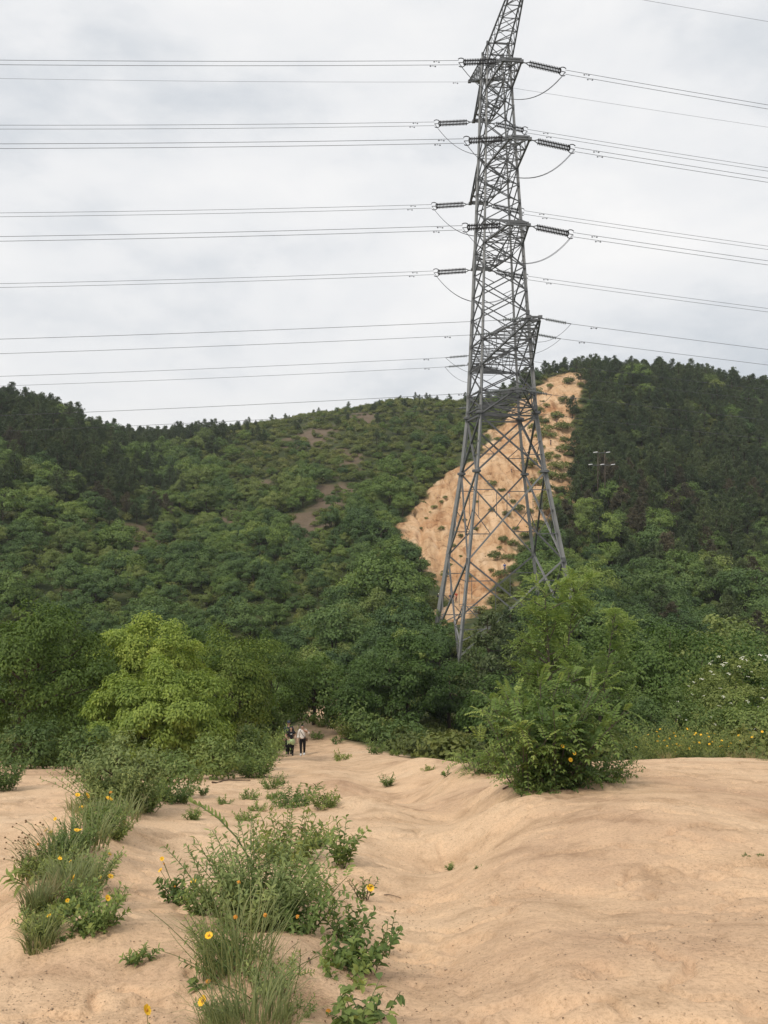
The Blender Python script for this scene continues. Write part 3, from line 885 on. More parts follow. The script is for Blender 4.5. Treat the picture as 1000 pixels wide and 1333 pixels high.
for f in range(4):       # low sloping struts by the feet
    a0, a1 = corner(f, -12.2), corner((f + 1) % 4, -12.2)
    c0, c1 = corner(f, -10.6), corner((f + 1) % 4, -10.6)
    brace(a0, lerp(c0, c1, .28), .11, True); brace(a1, lerp(c1, c0, .28), .11, True)
# waist panel 4.0 .. 9.5 with a double belt
for f in range(4):
    za, zb = 4.0, 9.5
    a0, a1 = corner(f, za), corner((f + 1) % 4, za); b0, b1 = corner(f, zb), corner((f + 1) % 4, zb)
    brace(a0, b1, .19); brace(a1, b0, .19)
    brace(b0, b1, .17); brace(corner(f, 10.3), corner((f + 1) % 4, 10.3), .13)
    tx = hw(za) / (hw(za) + hw(zb))
    for (l0, l1, d1) in ((a0, b0, b1), (a1, b1, b0)):
        q = lerp(l0, d1, tx * .55); brace(q, lerp(l0, l1, tx * .55), .08); brace(q, lerp(l0, l1, tx * 1.0), .08)
# body panels
ZP = [10.3, 12.0, 14.5, 17.1, 19.8, 22.1, 24.4, 26.7, 29.0, 31.0, 32.7, 34.3, 36.5, 38.6, 40.6, 42.5, 44.6, 47.0]
for a, b in zip(ZP, ZP[1:]):
    t = .115 if a < 26 else .095
    for f in range(4):
        a0, a1 = corner(f, a), corner((f + 1) % 4, a); b0, b1 = corner(f, b), corner((f + 1) % 4, b)
        brace(a0, b1, t); brace(a1, b0, t)
        if a in (12.0, 14.5, 17.1, 26.7, 29.0, 34.3, 36.5, 42.5, 44.6): brace(a0, a1, t * .9)
        elif a < 26:
            minor.bar(lerp(a0, b0, .5), lerp(a0, b1, .27), t * .55)
    if a in (12.0, 17.1, 26.7, 34.3, 42.5):               # plan bracing inside the body
        minor.bar(corner(0, a), corner(2, a), .08); minor.bar(corner(1, a), corner(3, a), .08)
for zg in ZP + [-4.6, 9.5]:
    for f in range(4):
        minor.box(corner(f, zg), (.32, .32, .42) if zg < 20 else (.24, .24, .32), Matrix.Rotation(YAW, 3, 'Z'))
for f in range(4): brace(corner(f, 47.0), corner((f + 1) % 4, 47.0), .10)

def cross_arm(sgn, z_bot, z_top_body, reach, tip_w, chord, n, z_tip=None, flat_top=False):
    """one arm: two bottom and two top chords with zig-zag lattice"""
    z_tip = z_bot if z_tip is None else z_tip
    wb = hw(z_bot); wt = hw(z_top_body)
    g = Geo(); lat = Geo(); ends = []
    tips = [tp(s * tip_w, sgn * reach, z_tip) for s in (-1, 1)]
    if flat_top:      # top chord level, bottom chord rising to the tip
        A = [(tp(s * wt, sgn * wt, z_top_body), tp(s * tip_w, sgn * reach, z_top_body)) for s in (-1, 1)]
        B = [(tp(s * wb, sgn * wb, z_bot), tp(s * tip_w, sgn * reach, z_top_body - .25)) for s in (-1, 1)]
    else:
        A = [(tp(s * wt, sgn * wt, z_top_body), tp(s * tip_w, sgn * reach, z_tip + .22)) for s in (-1, 1)]
        B = [(tp(s * wb, sgn * wb, z_bot), tp(s * tip_w, sgn * reach, z_tip)) for s in (-1, 1)]
    for p, q in A + B: g.bar(p, q, chord)
    g.bar(A[0][1], A[1][1], chord); g.bar(B[0][1], B[1][1], chord)
    for k in range(n):
        t0, t1 = k / n, (k + 1) / n
        for s in range(2):
            lat.bar(lerp(*A[s], t0), lerp(*B[s], t1), chord * .55)
            lat.bar(lerp(*B[s], t1), lerp(*A[s], t1), chord * .5)
        lat.bar(lerp(*B[0], t0), lerp(*B[1], t1), chord * .5); lat.bar(lerp(*B[1], t0), lerp(*B[0], t1), chord * .5)
        lat.bar(lerp(*B[0], t1), lerp(*B[1], t1), chord * .5)
        if flat_top:
            lat.bar(lerp(*A[0], t1), lerp(*A[1], t1), chord * .55); lat.bar(lerp(*A[0], t0), lerp(*A[1], t1), chord * .45)
        else:
            lat.bar(lerp(*A[0], t0), lerp(*A[1], t1), chord * .45)
    # tip plates
    for p in (A if flat_top else B):
        g.box(p[1], (.34, .34, .26))
    arm = t_part('cross_arm', shift(g).mesh('cross_arm'), M['steel'])
    t_part('lattice', shift(lat).mesh('lattice'), M['steel'], arm)

ARMS = [(42.5, 44.7, 6.2, .86), (34.3, 36.6, 8.2, .92), (26.7, 29.1, 7.3, .98)]
for z, zt, a, tw in ARMS:
    for s in (-1, 1): cross_arm(s, z, zt, a, tw, .16, 3)
for s in (-1, 1):
    cross_arm(s, 14.5, 17.1, 11.8, .5, .15, 6, flat_top=True)
    cross_arm(s, 9.6, 11.6, 6.4, .5, .14, 3, flat_top=True)
    cross_arm(s, 44.6, 46.8, 9.2, .55, .13, 7, z_tip=48.4)
lat = t_part('lattice', shift(minor).mesh('lattice'), M['steel'])
lat["kind"] = 'stuff'
# number and warning plates at the foot, climbing guard
g = Geo(); c = corner(0, -9.6)
for k in range(5):
    g.bar(c + RV * (-.3) + Vector((0, 0, k * .22)), c + RV * 1.5 + AV * .2 + Vector((0, 0, k * .22)), .05)
t_part('climbing_guard', shift(g).mesh('climbing_guard'), M['steel_light'])

# ------------------------------------------------------------------ insulators, wires, jumpers
LDIR = (-RV * math.cos(0.0)) ; LDIR.normalize()
RDIR = (RV + AV * 0.015); RDIR.normalize()
SL_L, SL_R = .074, .098
def wire_pts(p, d, slope, length, n=26, sag=0.00022):
    out = []
    for k in range(n):
        t = length * (k / (n - 1)) ** 1.3
        out.append(p + d * t + Vector((0, 0, -slope * t + sag * t * t)))
    return out
def ring_profile(L_, n_disc, r, r0):
    prof = []
    for k in range(n_disc):
        s = L_ * k / n_disc; e_ = L_ * (k + 1) / n_disc; w = e_ - s
        prof += [(s, r0), (s + w * .30, r0), (s + w * .42, r), (s + w * .62, r * .92), (s + w * .72, r0)]
    prof.append((L_, r0))
    return prof
def string_thing(p, d, label, cat_mat, L_, n_disc, r, double, group):
    """a strain insulator: hook, one or two disc strings, arcing ring; returns the far end"""
    root = empty('insulator_string', p); tag(root, label, 'insulator', group)
    d = d.normalized(); up = Vector((0, 0, 1)); side = d.cross(up).normalized(); upp = side.cross(d)
    g = Geo(); gap = .155 if double else 0
    lead = .75 if L_ > 2.5 else .5
    g.tube([Vector((0, 0, 0)), d * (lead * .6)], .055, 5)
    if double:
        for s in (-1, 1): g.tube([d * (lead * .55), d * lead + upp * (s * gap)], .05, 5)
        g.tube([d * (lead + L_) - upp * gap, d * (lead + L_) + upp * gap], .045, 5)
    else:
        g.tube([d * (lead * .6), d * lead], .05, 5)
    g.tube([d * (lead + L_), d * (lead + L_ + .45)], .04, 5)
    link('fitting', g.mesh('fitting'), M['steel'], root)
    for s in ((-1, 1) if double else (0,)):
        prof = ring_profile(L_, n_disc, r, r * .32)
        gg = Geo()
        gg.tube([d * (lead + a) + upp * (s * gap) for a, _ in prof], [q for _, q in prof], 9)
        link('disc_string', gg.mesh('disc_string'), M[cat_mat], root)
    if L_ > 2.5:     # arcing ring at the live end
        gg = Geo(); c = d * (lead + L_ + .2); ring = []
        for k in range(13):
            a = math.radians(50 + 260 * k / 12)
            ring.append(c + (d * math.cos(a) + upp * math.sin(a)) * .42)
        gg.tube(ring, .045, 5)
        link('arcing_ring', gg.mesh('arcing_ring'), M['ins_dark'], root)
    return p + d * (lead + L_ + .45)

def damper(parent, p, d):
    g = Geo()
    g.tube([Vector((0, 0, 0)), Vector((0, 0, -.11))], .02, 4)
    g.tube([-d * .22 + Vector((0, 0, -.11)), d * .22 + Vector((0, 0, -.11))], .014, 4)
    for s in (-1, 1):
        g.tube([d * s * .17 + Vector((0, 0, -.12)), d * s * .29 + Vector((0, 0, -.12))], .055, 6)
    o = link('damper', g.mesh('damper'), M['wire'], parent); o.location = p

LEV = {42.5: 'topmost', 34.3: 'middle', 26.7: 'third'}
def run(z, a, tw, s, twin, mat, L_, nd, r, dbl, drop, lname, spread=0):
    """everything at one attachment: strings both ways, wires both ways and the jumper loop between"""
    nearfar = 'near' if s < 0 else 'far'
    ends = {}
    for sx, dirv, slp, sd in ((-1, LDIR, SL_L, 'left'), (1, RDIR, SL_R, 'right')):
        p = tp(sx * tw, s * a, z) + Vector((0, 0, -.05))
        d = (dirv + Vector((0, 0, -slp - (.03 if sx < 0 else .05)))).normalized()
        kindw = {'ins_dark': 'dark brown', 'ins_grey': 'pale grey'}[mat]
        e_ = string_thing(p, d, f'{kindw} insulator string pulling {sd} from the {nearfar} {lname}', mat, L_, nd, r, dbl, 'strain insulators of the tower')
        ends[sx] = (e_, d)
        root = empty('power_line', e_)
        tag(root, f'{"twin" if twin else "single"} power line running {sd} from the {nearfar} {lname}', 'power line', 'power lines of the tower')
        offs = (.20, -.20) if twin else (0,)
        for o_ in offs:
            pts = [q - e_ + Vector((0, 0, o_)) for q in wire_pts(e_, dirv, slp, 175)]
            g = Geo(); g.tube(pts, .021 if twin else .019, 5, False)
            link('conductor', g.mesh('conductor', True), M['wire'], root)
            for t_ in (2.1 + (.35 if o_ < 0 else 0),):
                damper(root, dirv * t_ + Vector((0, 0, -slp * t_ + o_)), dirv)
        if twin:
            g = Geo()
            for t_ in (62, 110):
                c = dirv * t_ + Vector((0, 0, -slp * t_ + .00022 * t_ * t_))
                g.tube([c + Vector((0, 0, .2)), c - Vector((0, 0, .2))], .03, 5)
            link('spacer', g.mesh('spacer'), M['wire'], root)
    (e0, d0), (e1, d1) = ends[-1], ends[1]
    root = empty('jumper_cable', e0); tag(root, f'slack jumper cable looping under the {nearfar} {lname}', 'cable', 'jumper loops of the tower')
    for o_ in ((.09, -.09) if twin else (0,)):
        pts = []
        for k in range(25):
            t = k / 24
            dz = -drop * (1 - abs(2 * t - 1) ** 2.3)
            pts.append(lerp(e0, e1, t) - e0 + Vector((0, 0, dz)) + AV * o_ + Vector((0, 0, o_ * .6)))
        g = Geo(); g.tube(pts, .024 if twin else .02, 5, False)
        link('conductor', g.mesh('conductor', True), M['wire'], root)

for z, zt, a, tw in ARMS:
    for s in (-1, 1):
        run(z, a, tw, s, True, 'ins_dark', 3.15, 20, .175, True if s < 0 else True, 3.0, f'{LEV[z]} arm of the upper circuits')
for s in (-1, 1):
    run(17.05, 11.8, .5, s, False, 'ins_grey', 1.9, 12, .145, False, 1.75, 'tip of the wide lower arm')
    run(17.0, 5.8, 1.62, s, False, 'ins_grey', 1.9, 12, .145, False, 1.75, 'inner point of the wide lower arm')
    run(11.55, 6.3, .5, s, False, 'ins_grey', 1.9, 12, .145, False, 1.6, 'lowest arm')
for s, nf in ((-1, 'near'), (1, 'far')):
    for sx, dirv, slp, sd in ((-1, LDIR, SL_L * .9, 'left'), (1, RDIR, SL_R * .9, 'right')):
        p = tp(sx * .55, s * 9.2, 48.35)
        root = empty('earth_wire', p); tag(root, f'thin earth wire running {sd} from the {nf} peak of the tower', 'power line', 'power lines of the tower')
        g = Geo(); g.tube([q - p for q in wire_pts(p, dirv, slp, 175)], .014, 5, False)
        link('conductor', g.mesh('conductor', True), M['wire'], root)
        damper(root, dirv * 1.6 + Vector((0, 0, -.12)), dirv)

# ------------------------------------------------------------------ utility pole on the right hillside
pb = hit(783, 664)
pole = empty('utility_pole', pb); tag(pole, 'thin dark twin utility pole with white insulators among the pines', 'utility pole')
for sx in (-.75, .75):
    g = Geo(); g.tube([(sx, 0, -.5), (sx, 0, 6), (sx * .95, 0, 12.6)], [.13, .11, .08], 7); link('pole', g.mesh('pole', True), M['bark'], pole)
for zz, half in ((9.6, 2.4), (12.2, 1.7)):
    g = Geo(); g.box((0, -.15, zz), (half * 2, .10, .12)); link('crossbar', g.mesh('crossbar'), M['steel'], pole)
    for xx in ((-half, .1, half) if zz < 11 else (-half * .8, half * .8)):
        g = Geo(); g.tube([(xx - .42, -.3, zz + .05), (xx + .42, -.3, zz + .16)], [.10, .10], 7)
        link('insulator', g.mesh('insulator', True), M['ins_white'], pole)
for xx, zz in ((-1.6, .6), (.6, 1.4)):
    g = Geo(); g.box((xx, -.3, zz), (.40, .3, .8 if xx < 0 else .5)); g.box((xx, -.3, zz + .5), (.2, .2, .2))
    link('switch_box', g.mesh('switch_box'), M['ins_white'], pole)

# ------------------------------------------------------------------ woods on the hillsides
LIB = bpy.data.collections.new('tree_library')
def broad_variant(seed, h=5.0, w=2.6):
    rng = np.random.default_rng(seed)
    Lv, C = crown_leaves(rng, (w, w, h * .40), 36, 105, .74, .23, .17, droop=.2, low=-.75, young=.25)
    off = np.array([0, 0, h * .56]); Lv.p = [p + off for p in Lv.p]
    g = Geo(); limbs(g, rng, (0, 0, -1.0), (rng.normal(0, .2), rng.normal(0, .2), h * .72), .15, C + off, 7, sides=4)
    return g.mesh('trunk', True), Lv.mesh('crown')
def pine_variant(seed, h=7.0, w=1.9):
    rng = np.random.default_rng(seed)
    Lv = Leaves(); g = Geo()
    top = np.array([rng.normal(0, .3), rng.normal(0, .3), h])
    g.tube([(0, 0, -1.2), tuple(top * .35 + [.08, 0, 0]), tuple(top * .7), tuple(top)], [.17, .13, .09, .03], 6)
    z = h * .30
    while z < h:
        f = (z - h * .30) / (h * .70)
        reach = w * (1 - f ** 1.7) * (.6 + .4 * min(1, f * 3 + .35)) + .25
        for k in range(rng.integers(3, 6)):
            az = rng.uniform(0, 6.28); ln = reach * rng.uniform(.55, 1.15)
            a = top * (z / h); b = a + np.array([math.cos(az) * ln, math.sin(az) * ln, ln * rng.uniform(.0, .45)])
            g.tube([a, (a + b) / 2 + [0, 0, -.06 * ln], b], [.045, .03, .012], 3, False)
            nt = max(3, int(ln * 4.2))
            for j in range(nt):
                c = a + (b - a) * (.35 + .65 * (j + rng.uniform()) / nt) + rng.normal(0, .16, 3)
                m_ = 15
                dirs = norm(rng.normal(size=(m_, 3)) + np.array([0, 0, .5]) + (b - a) / ln * .6)
                Lv.add(c + dirs * .08, dirs, norm(rng.normal(0, .45, (m_, 3)) + np.array([0, 0, 1.0]) + (b - a) / ln * .4), rng.uniform(.26, .44, m_), rng.uniform(.07, .13, m_), np.clip(rng.normal(.42, .18, m_), 0, 1))
        z += h * .055 * rng.uniform(.7, 1.4)
    return g.mesh('trunk', True), Lv.mesh('crown')
def scrub_variant(seed):
    rng = np.random.default_rng(seed)
    Lv, C = crown_leaves(rng, (.85, .85, .55), 18, 30, .36, .20, .12, droop=.0, low=-.3, young=.3)
    Lv.p = [p + np.array([0, 0, .42]) for p in Lv.p]
    g = Geo(); limbs(g, rng, (0, 0, -.4), (0, 0, .5), .03, C + np.array([0, 0, .42]), 5, sides=3)
    return g.mesh('stem', True), Lv.mesh('foliage')

BROAD = [broad_variant(100 + k, h, w) for k, (h, w) in enumerate([(4.6, 2.5), (5.4, 2.7), (4.2, 2.8), (6.0, 2.6), (5.0, 2.3), (3.8, 2.4), (5.6, 3.0)])]
PINE = [pine_variant(200 + k, h, w) for k, (h, w) in enumerate([(7.0, 2.0), (6.2, 2.1), (8.0, 2.2), (5.6, 1.9), (7.4, 2.4)])]
SCRUB = [scrub_variant(300 + k) for k in range(5)]
for t_, c_ in BROAD: t_.materials.append(M['bark']); c_.materials.append(M['hill'])
def recolour(pairs, mat):
    out = []
    for t_, c_ in pairs:
        c2 = c_.copy(); c2.materials.clear(); c2.materials.append(M[mat]); out.append((t_, c2))
    return out
BROAD_D = recolour(BROAD, 'hill_dark'); BROAD_L = recolour(BROAD[:5], 'hill_light')
for t_, c_ in PINE: t_.materials.append(M['bark']); c_.materials.append(M['pine'])
PINE_B = [(t_, c_.copy()) for t_, c_ in PINE[:3]]
for t_, c_ in PINE_B: c_.materials.clear(); c_.materials.append(M['brown_pine'])
for t_, c_ in SCRUB: t_.materials.append(M['stem']); c_.materials.append(M['scrub'])

def lib_collection(name, pairs):
    """trunk and crown joined once for the far mass of each kind"""
    c = bpy.data.collections.new(name)
    for k, (t_, c_) in enumerate(pairs):
        bm = bmesh.new(); bm.from_mesh(c_)
        n0 = len(bm.faces); bm.from_mesh(t_)
        me = bpy.data.meshes.new(name); bm.to_mesh(me); bm.free()
        me.materials.append(c_.materials[0]); me.materials.append(t_.materials[0])
        mi = np.zeros(len(me.polygons), np.int32); mi[n0:] = 1
        me.polygons.foreach_set('material_index', mi)
        c.objects.link(bpy.data.objects.new('%s_%d' % (name, k), me))
    return c

def mass(name, label, pts, scales, coll, n_var, seed):
    """one object for an uncountable mass: instances of the kinds in coll on points"""
    rng = np.random.default_rng(seed)
    me = bpy.data.meshes.new(name)
    me.vertices.add(len(pts)); me.vertices.foreach_set('co', np.ascontiguousarray(pts, np.float32).ravel()); me.update()
    for an, arr, ty in (('sc', scales, 'FLOAT'), ('rz', rng.uniform(0, 6.28, len(pts)), 'FLOAT'), ('vi', rng.integers(0, n_var, len(pts)), 'INT')):
        a = me.attributes.new(an, ty, 'POINT'); a.data.foreach_set('value', np.ascontiguousarray(arr, np.float32 if ty == 'FLOAT' else np.int32))
    o = link(name, me); tag(o, label, None, None, 'stuff')
    ng = bpy.data.node_groups.new(name, 'GeometryNodeTree')
    ng.interface.new_socket('Geometry', in_out='INPUT', socket_type='NodeSocketGeometry')
    ng.interface.new_socket('Geometry', in_out='OUTPUT', socket_type='NodeSocketGeometry')
    N = ng.nodes.new; K = ng.links.new
    gi = N('NodeGroupInput'); go = N('NodeGroupOutput'); ip = N('GeometryNodeInstanceOnPoints'); ci = N('GeometryNodeCollectionInfo')
    ci.inputs['Collection'].default_value = coll; ci.inputs['Separate Children'].default_value = True; ci.inputs['Reset Children'].default_value = True
    def att(nm, ty):
        n = N('GeometryNodeInputNamedAttribute'); n.data_type = ty; n.inputs['Name'].default_value = nm; return n
    a_s, a_r, a_v = att('sc', 'FLOAT'), att('rz', 'FLOAT'), att('vi', 'INT')
    cx = N('ShaderNodeCombineXYZ'); K(a_r.outputs['Attribute'], cx.inputs['Z'])
    K(gi.outputs[0], ip.inputs['Points']); K(ci.outputs[0], ip.inputs['Instance'])
    ip.inputs['Pick Instance'].default_value = True
    K(a_v.outputs['Attribute'], ip.inputs['Instance Index'])
    K(cx.outputs[0], ip.inputs['Rotation']); K(a_s.outputs['Attribute'], ip.inputs['Scale'])
    K(ip.outputs[0], go.inputs[0])
    md = o.modifiers.new('spread', 'NODES'); md.node_group = ng
    return o

def jitter_points(spacing, y0, y1, seed, sx=.56):
    rng = np.random.default_rng(seed)
    ys = np.arange(y0, y1, spacing)
    P = []
    for y in ys:
        xs = np.arange(-sx * y, sx * y, spacing)
        P.append(np.stack([xs + rng.uniform(-.45, .45, len(xs)) * spacing, y + rng.uniform(-.45, .45, len(xs)) * spacing], -1))
    return np.concatenate(P), rng

TP, rng = jitter_points(3.7, 62, 350, 11)
px_ = CX + F * TP[:, 0] / TP[:, 1]; d_ = TP[:, 1]
ms_, mf_, mb_ = masks(TP[:, 0], TP[:, 1])
sd_s = poly_sd(SLOPE, TP[:, 0], TP[:, 1])
keep = (ms_ < .35) & (mf_ < .3) & (mb_ < .4) & (sd_s < -1.0)
# clear of the tower, of the view on to its feet and on to the slope's foot
tw_d = np.hypot(TP[:, 0] - X_T, TP[:, 1] - D_T)
keep &= ~((tw_d < 9.5))
keep &= ~((px_ > 545) & (px_ < 690) & (d_ < 150) & ~((px_ > 655) & (d_ < 100)))
keep &= ~((px_ > 655) & (px_ < 770) & (d_ > 70) & (d_ < 122) & (rng.uniform(size=len(d_)) < .6))
keep &= ~((px_ > 400) & (px_ < 470) & (d_ < 72))
n_open = fbm(TP[:, 0] * .02 + 4, TP[:, 1] * .02, 3, 81)
# open scrubby shoulder high in the middle
shoulder = smooth(190, 230, d_) * smooth(250, 330, px_) * smooth(700, 600, px_)
keep &= rng.uniform(size=len(d_)) > shoulder * .62
keep &= rng.uniform(size=len(d_)) > smooth(.1, .5, n_open) * .5 * (d_ > 120) * (px_ < 640)
TP = TP[keep]; px_ = px_[keep]; d_ = d_[keep]; shoulder = shoulder[keep]
TZ = H(TP[:, 0], TP[:, 1])
pzone = fbm(TP[:, 0] * .03, TP[:, 1] * .03, 3, 91)
p_pine = np.where(px_ > 690, smooth(135, 205, d_) * .62 + .24 * (d_ > 95), 0) + np.where(px_ < 260, smooth(165, 215, d_) * smooth(280, 120, px_) * .9, 0) + \
    np.where((px_ <= 690) & (px_ > 150), smooth(225, 300, d_) * .38, 0)
is_pine = rng.uniform(size=len(d_)) < np.clip(p_pine + pzone * .5 * (p_pine > .1), 0, .97)
scale = np.where(is_pine, rng.uniform(.62, 1.15, len(d_)), rng.uniform(.6, 1.0, len(d_)) * rng.choice([.75, 1.0, 1.25, 1.6], len(d_), p=[.3, .35, .25, .1]))
scale *= np.where(shoulder > .5, .58, .96)
scale *= np.where((d_ > 285) & ~is_pine, .7, 1.0) * np.where(d_ > 285, .85, 1.0)
# the low ground in front of the tower keeps its trees small
front = (d_ < 84) & (px_ > 470) & (px_ < 800); scale = np.where(front, scale * .6, scale)
scale = np.where((d_ < 105) & ~front & (px_ < 430), scale * .72, scale)
scale = np.where((d_ >= 85) & (d_ < 150) & (px_ < 430), scale * .82, scale)
# which trees can be seen at all past the lie of the land
def visible(x, y, z, hgt):
    out = np.ones(len(x), bool)
    ts = np.linspace(.25, .96, 26)
    for k in range(len(ts)):
        zz = H(x * ts[k], y * ts[k])
        out &= zz < (z + hgt) * ts[k] + .05
    return out
tall = np.where(is_pine, 7, 5) * scale
vis = visible(TP[:, 0], TP[:, 1], TZ, tall) & (px_ > -25) & (px_ < 1025)
pxh = tall / d_ * F
def zone(px, d, z):
    py = CY - F * z / d
    if d < 115:
        return 'in the hollow ' + ('left of the track' if px < 430 else ('around the tower foot' if px < 800 else 'right of the tower'))
    if px < 170: s = 'far left hillside'
    elif px < 330: s = 'hillside below the saddle'
    elif px < 560: s = 'hillside left of the bare slope'
    elif px < 700: s = 'hillside behind the tower'
    elif px < 800: s = 'hillside round the utility pole'
    elif px < 900: s = 'hillside right of the utility pole'
    else: s = 'hillside at the right edge'
    return 'on the ' + ('upper ' if d > 235 else ('middle ' if d > 170 else 'lower ')) + s
# the near trees hide whatever stays below these lines
py_top = CY - F * (TZ + tall) / d_
lim = np.interp(px_, [0, 110, 120, 260, 270, 420, 430, 600, 660, 690, 790, 800, 1000], [785, 800, 812, 815, 820, 830, 850, 850, 790, 752, 775, 800, 815])
vis &= py_top < lim
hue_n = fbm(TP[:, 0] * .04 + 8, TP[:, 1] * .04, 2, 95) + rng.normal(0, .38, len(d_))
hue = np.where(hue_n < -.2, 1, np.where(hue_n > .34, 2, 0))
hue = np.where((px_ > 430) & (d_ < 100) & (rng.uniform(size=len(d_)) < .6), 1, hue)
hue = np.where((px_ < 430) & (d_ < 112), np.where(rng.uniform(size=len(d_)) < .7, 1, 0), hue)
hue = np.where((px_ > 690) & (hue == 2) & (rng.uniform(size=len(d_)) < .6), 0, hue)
order = np.argsort(-pxh)
chosen = {True: [], False: []}
for i in order:
    if vis[i] and len(chosen[bool(is_pine[i])]) < 296: chosen[bool(is_pine[i])].append(i)
single = np.zeros(len(d_), bool)
for pine in (False, True):
    for i in chosen[pine]:
        single[i] = True
        brown = pine and rng.uniform() < .22 and d_[i] < 200
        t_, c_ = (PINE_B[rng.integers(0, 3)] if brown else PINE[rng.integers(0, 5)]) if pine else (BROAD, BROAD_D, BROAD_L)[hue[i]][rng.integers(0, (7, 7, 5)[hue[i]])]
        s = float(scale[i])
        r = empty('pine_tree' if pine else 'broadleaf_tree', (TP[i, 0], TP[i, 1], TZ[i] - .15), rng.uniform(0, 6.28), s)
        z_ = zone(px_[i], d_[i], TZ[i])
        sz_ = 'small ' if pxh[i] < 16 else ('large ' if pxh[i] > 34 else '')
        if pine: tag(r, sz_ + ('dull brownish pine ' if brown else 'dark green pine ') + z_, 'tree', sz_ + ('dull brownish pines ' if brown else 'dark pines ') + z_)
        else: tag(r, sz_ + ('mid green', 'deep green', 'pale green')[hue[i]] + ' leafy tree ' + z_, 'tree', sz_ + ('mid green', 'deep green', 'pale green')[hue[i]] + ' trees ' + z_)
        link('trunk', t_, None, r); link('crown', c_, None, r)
rest = ~single
cb = lib_collection('far_broadleaf', BROAD + BROAD_D + BROAD_L); cp = lib_collection('far_pine', PINE); cs_ = lib_collection('low_scrub', SCRUB)
P3 = np.stack([TP[:, 0], TP[:, 1], TZ - .15], -1)
mass('broadleaf_wood', 'continuous green broadleaf wood covering the hillsides', P3[rest & ~is_pine], scale[rest & ~is_pine], cb, len(BROAD) * 2 + 5, 5)
mass('pine_wood', 'dark pine wood covering the upper hillsides', P3[rest & is_pine], scale[rest & is_pine], cp, len(PINE), 6)

# undergrowth between the trees
UP, rng = jitter_points(1.75, 20, 130, 12); UP2, _ = jitter_points(2.5, 130, 340, 13)
UP = np.concatenate([UP, UP2])
ms_, mf_, mb_ = masks(UP[:, 0], UP[:, 1])
ux = CX + F * UP[:, 0] / UP[:, 1]
ok = ((ms_ < .25) | ((ms_ < .95) & (rng.uniform(size=len(ux)) < .5))) & (rng.uniform(size=len(ux)) < np.where(UP[:, 1] < 60, 1, np.where(UP[:, 1] < 200, .45, .75))) & (mf_ < .10) & ((mb_ < .3) | (rng.uniform(size=len(ux)) < .55)) & (ux > -60) & (ux < 1060)
ok &= ~((ux > 545) & (ux < 640) & (UP[:, 1] > 100) & (UP[:, 1] < 118))
UP = UP[ok]
uz = H(UP[:, 0], UP[:, 1])
us = rng.uniform(.5, 1.25, len(UP)) * np.where(UP[:, 1] < 30, .8, np.where(UP[:, 1] > 130, 1.35, 1.05))
mass('undergrowth', 'low green scrub and bushes covering the ground under the trees', np.stack([UP[:, 0], UP[:, 1], uz - .1], -1), us, cs_, len(SCRUB), 7)

# single shrubs dotted over the bare slope
rng = np.random.default_rng(21)
spots = [(655, 548), (648, 575), (641, 633), (653, 641), (700, 540), (712, 530), (724, 545), (705, 570), (716, 590), (730, 560), (735, 575), (720, 610), (728, 640), (700, 630), (690, 640), (705, 655),
         (640, 668), (660, 672), (672, 690), (655, 705), (650, 715), (645, 728), (640, 745), (652, 752), (668, 710), (600, 700), (590, 712), (575, 655), (565, 662), (560, 668), (555, 676), (580, 650), (598, 648),
         (620, 655), (575, 690), (548, 690), (605, 678), (585, 735), (662, 730), (670, 745), (600, 725), (612, 752), (620, 690), (690, 520), (735, 525), (740, 500), (716, 505), (676, 668), (684, 700), (668, 656), (690, 610), (710, 620), (700, 515), (706, 522), (698, 548), (708, 552), (694, 560), (712, 562), (718, 570), (706, 584), (712, 600), (725, 598), (732, 612), (738, 625), (722, 625), (716, 640), (735, 590), (740, 560), (712, 646), (722, 655), (708, 668), (700, 690), (690, 670), (680, 715), (672, 728), (664, 760), (655, 770)]
for k, (a, b) in enumerate(spots):
    p = hit(a, b)
    if p.y < 100: continue
    t_, c_ = SCRUB[k % 5]
    s = rng.uniform(.45, 1.15) * (2.1 if a > 686 else (1.4 if a > 640 else .8))
    r = empty('slope_shrub', p - Vector((0, 0, .1)), rng.uniform(0, 6.28), s)
    r.scale = (s, s, s)
    wh = 'upper' if b < 600 else ('middle' if b < 690 else 'lower')
    tag(r, f'small green shrub dotted on the {wh} bare orange slope', 'shrub', f'shrubs on the {wh} bare slope')
    link('stem', t_, None, r); link('foliage', c_, None, r)
for k, (a, d, s, lab) in enumerate([(524, 121, 1.6, 'tall rounded tree overlapping the lower left of the bare slope'), (516, 126, 1.9, 'large dark crown left of the bare slope foot'), (497, 121, 1.8, 'large crown two trees left of the bare slope foot'),
                                    (545, 116, .7, 'smaller rounded tree at the very foot of the bare slope'), (470, 124, 1.7, 'broad crown in the clump left of the bare slope')]):
    t_, c_ = (BROAD_D if k % 2 else BROAD)[(k + 1) % 7]
    r = empty('broadleaf_tree', ground(a, d) - Vector((0, 0, .2)), k * 1.7, s); tag(r, lab, 'tree')
    link('trunk', t_, None, r); link('crown', c_, None, r)
rng = np.random.default_rng(29)
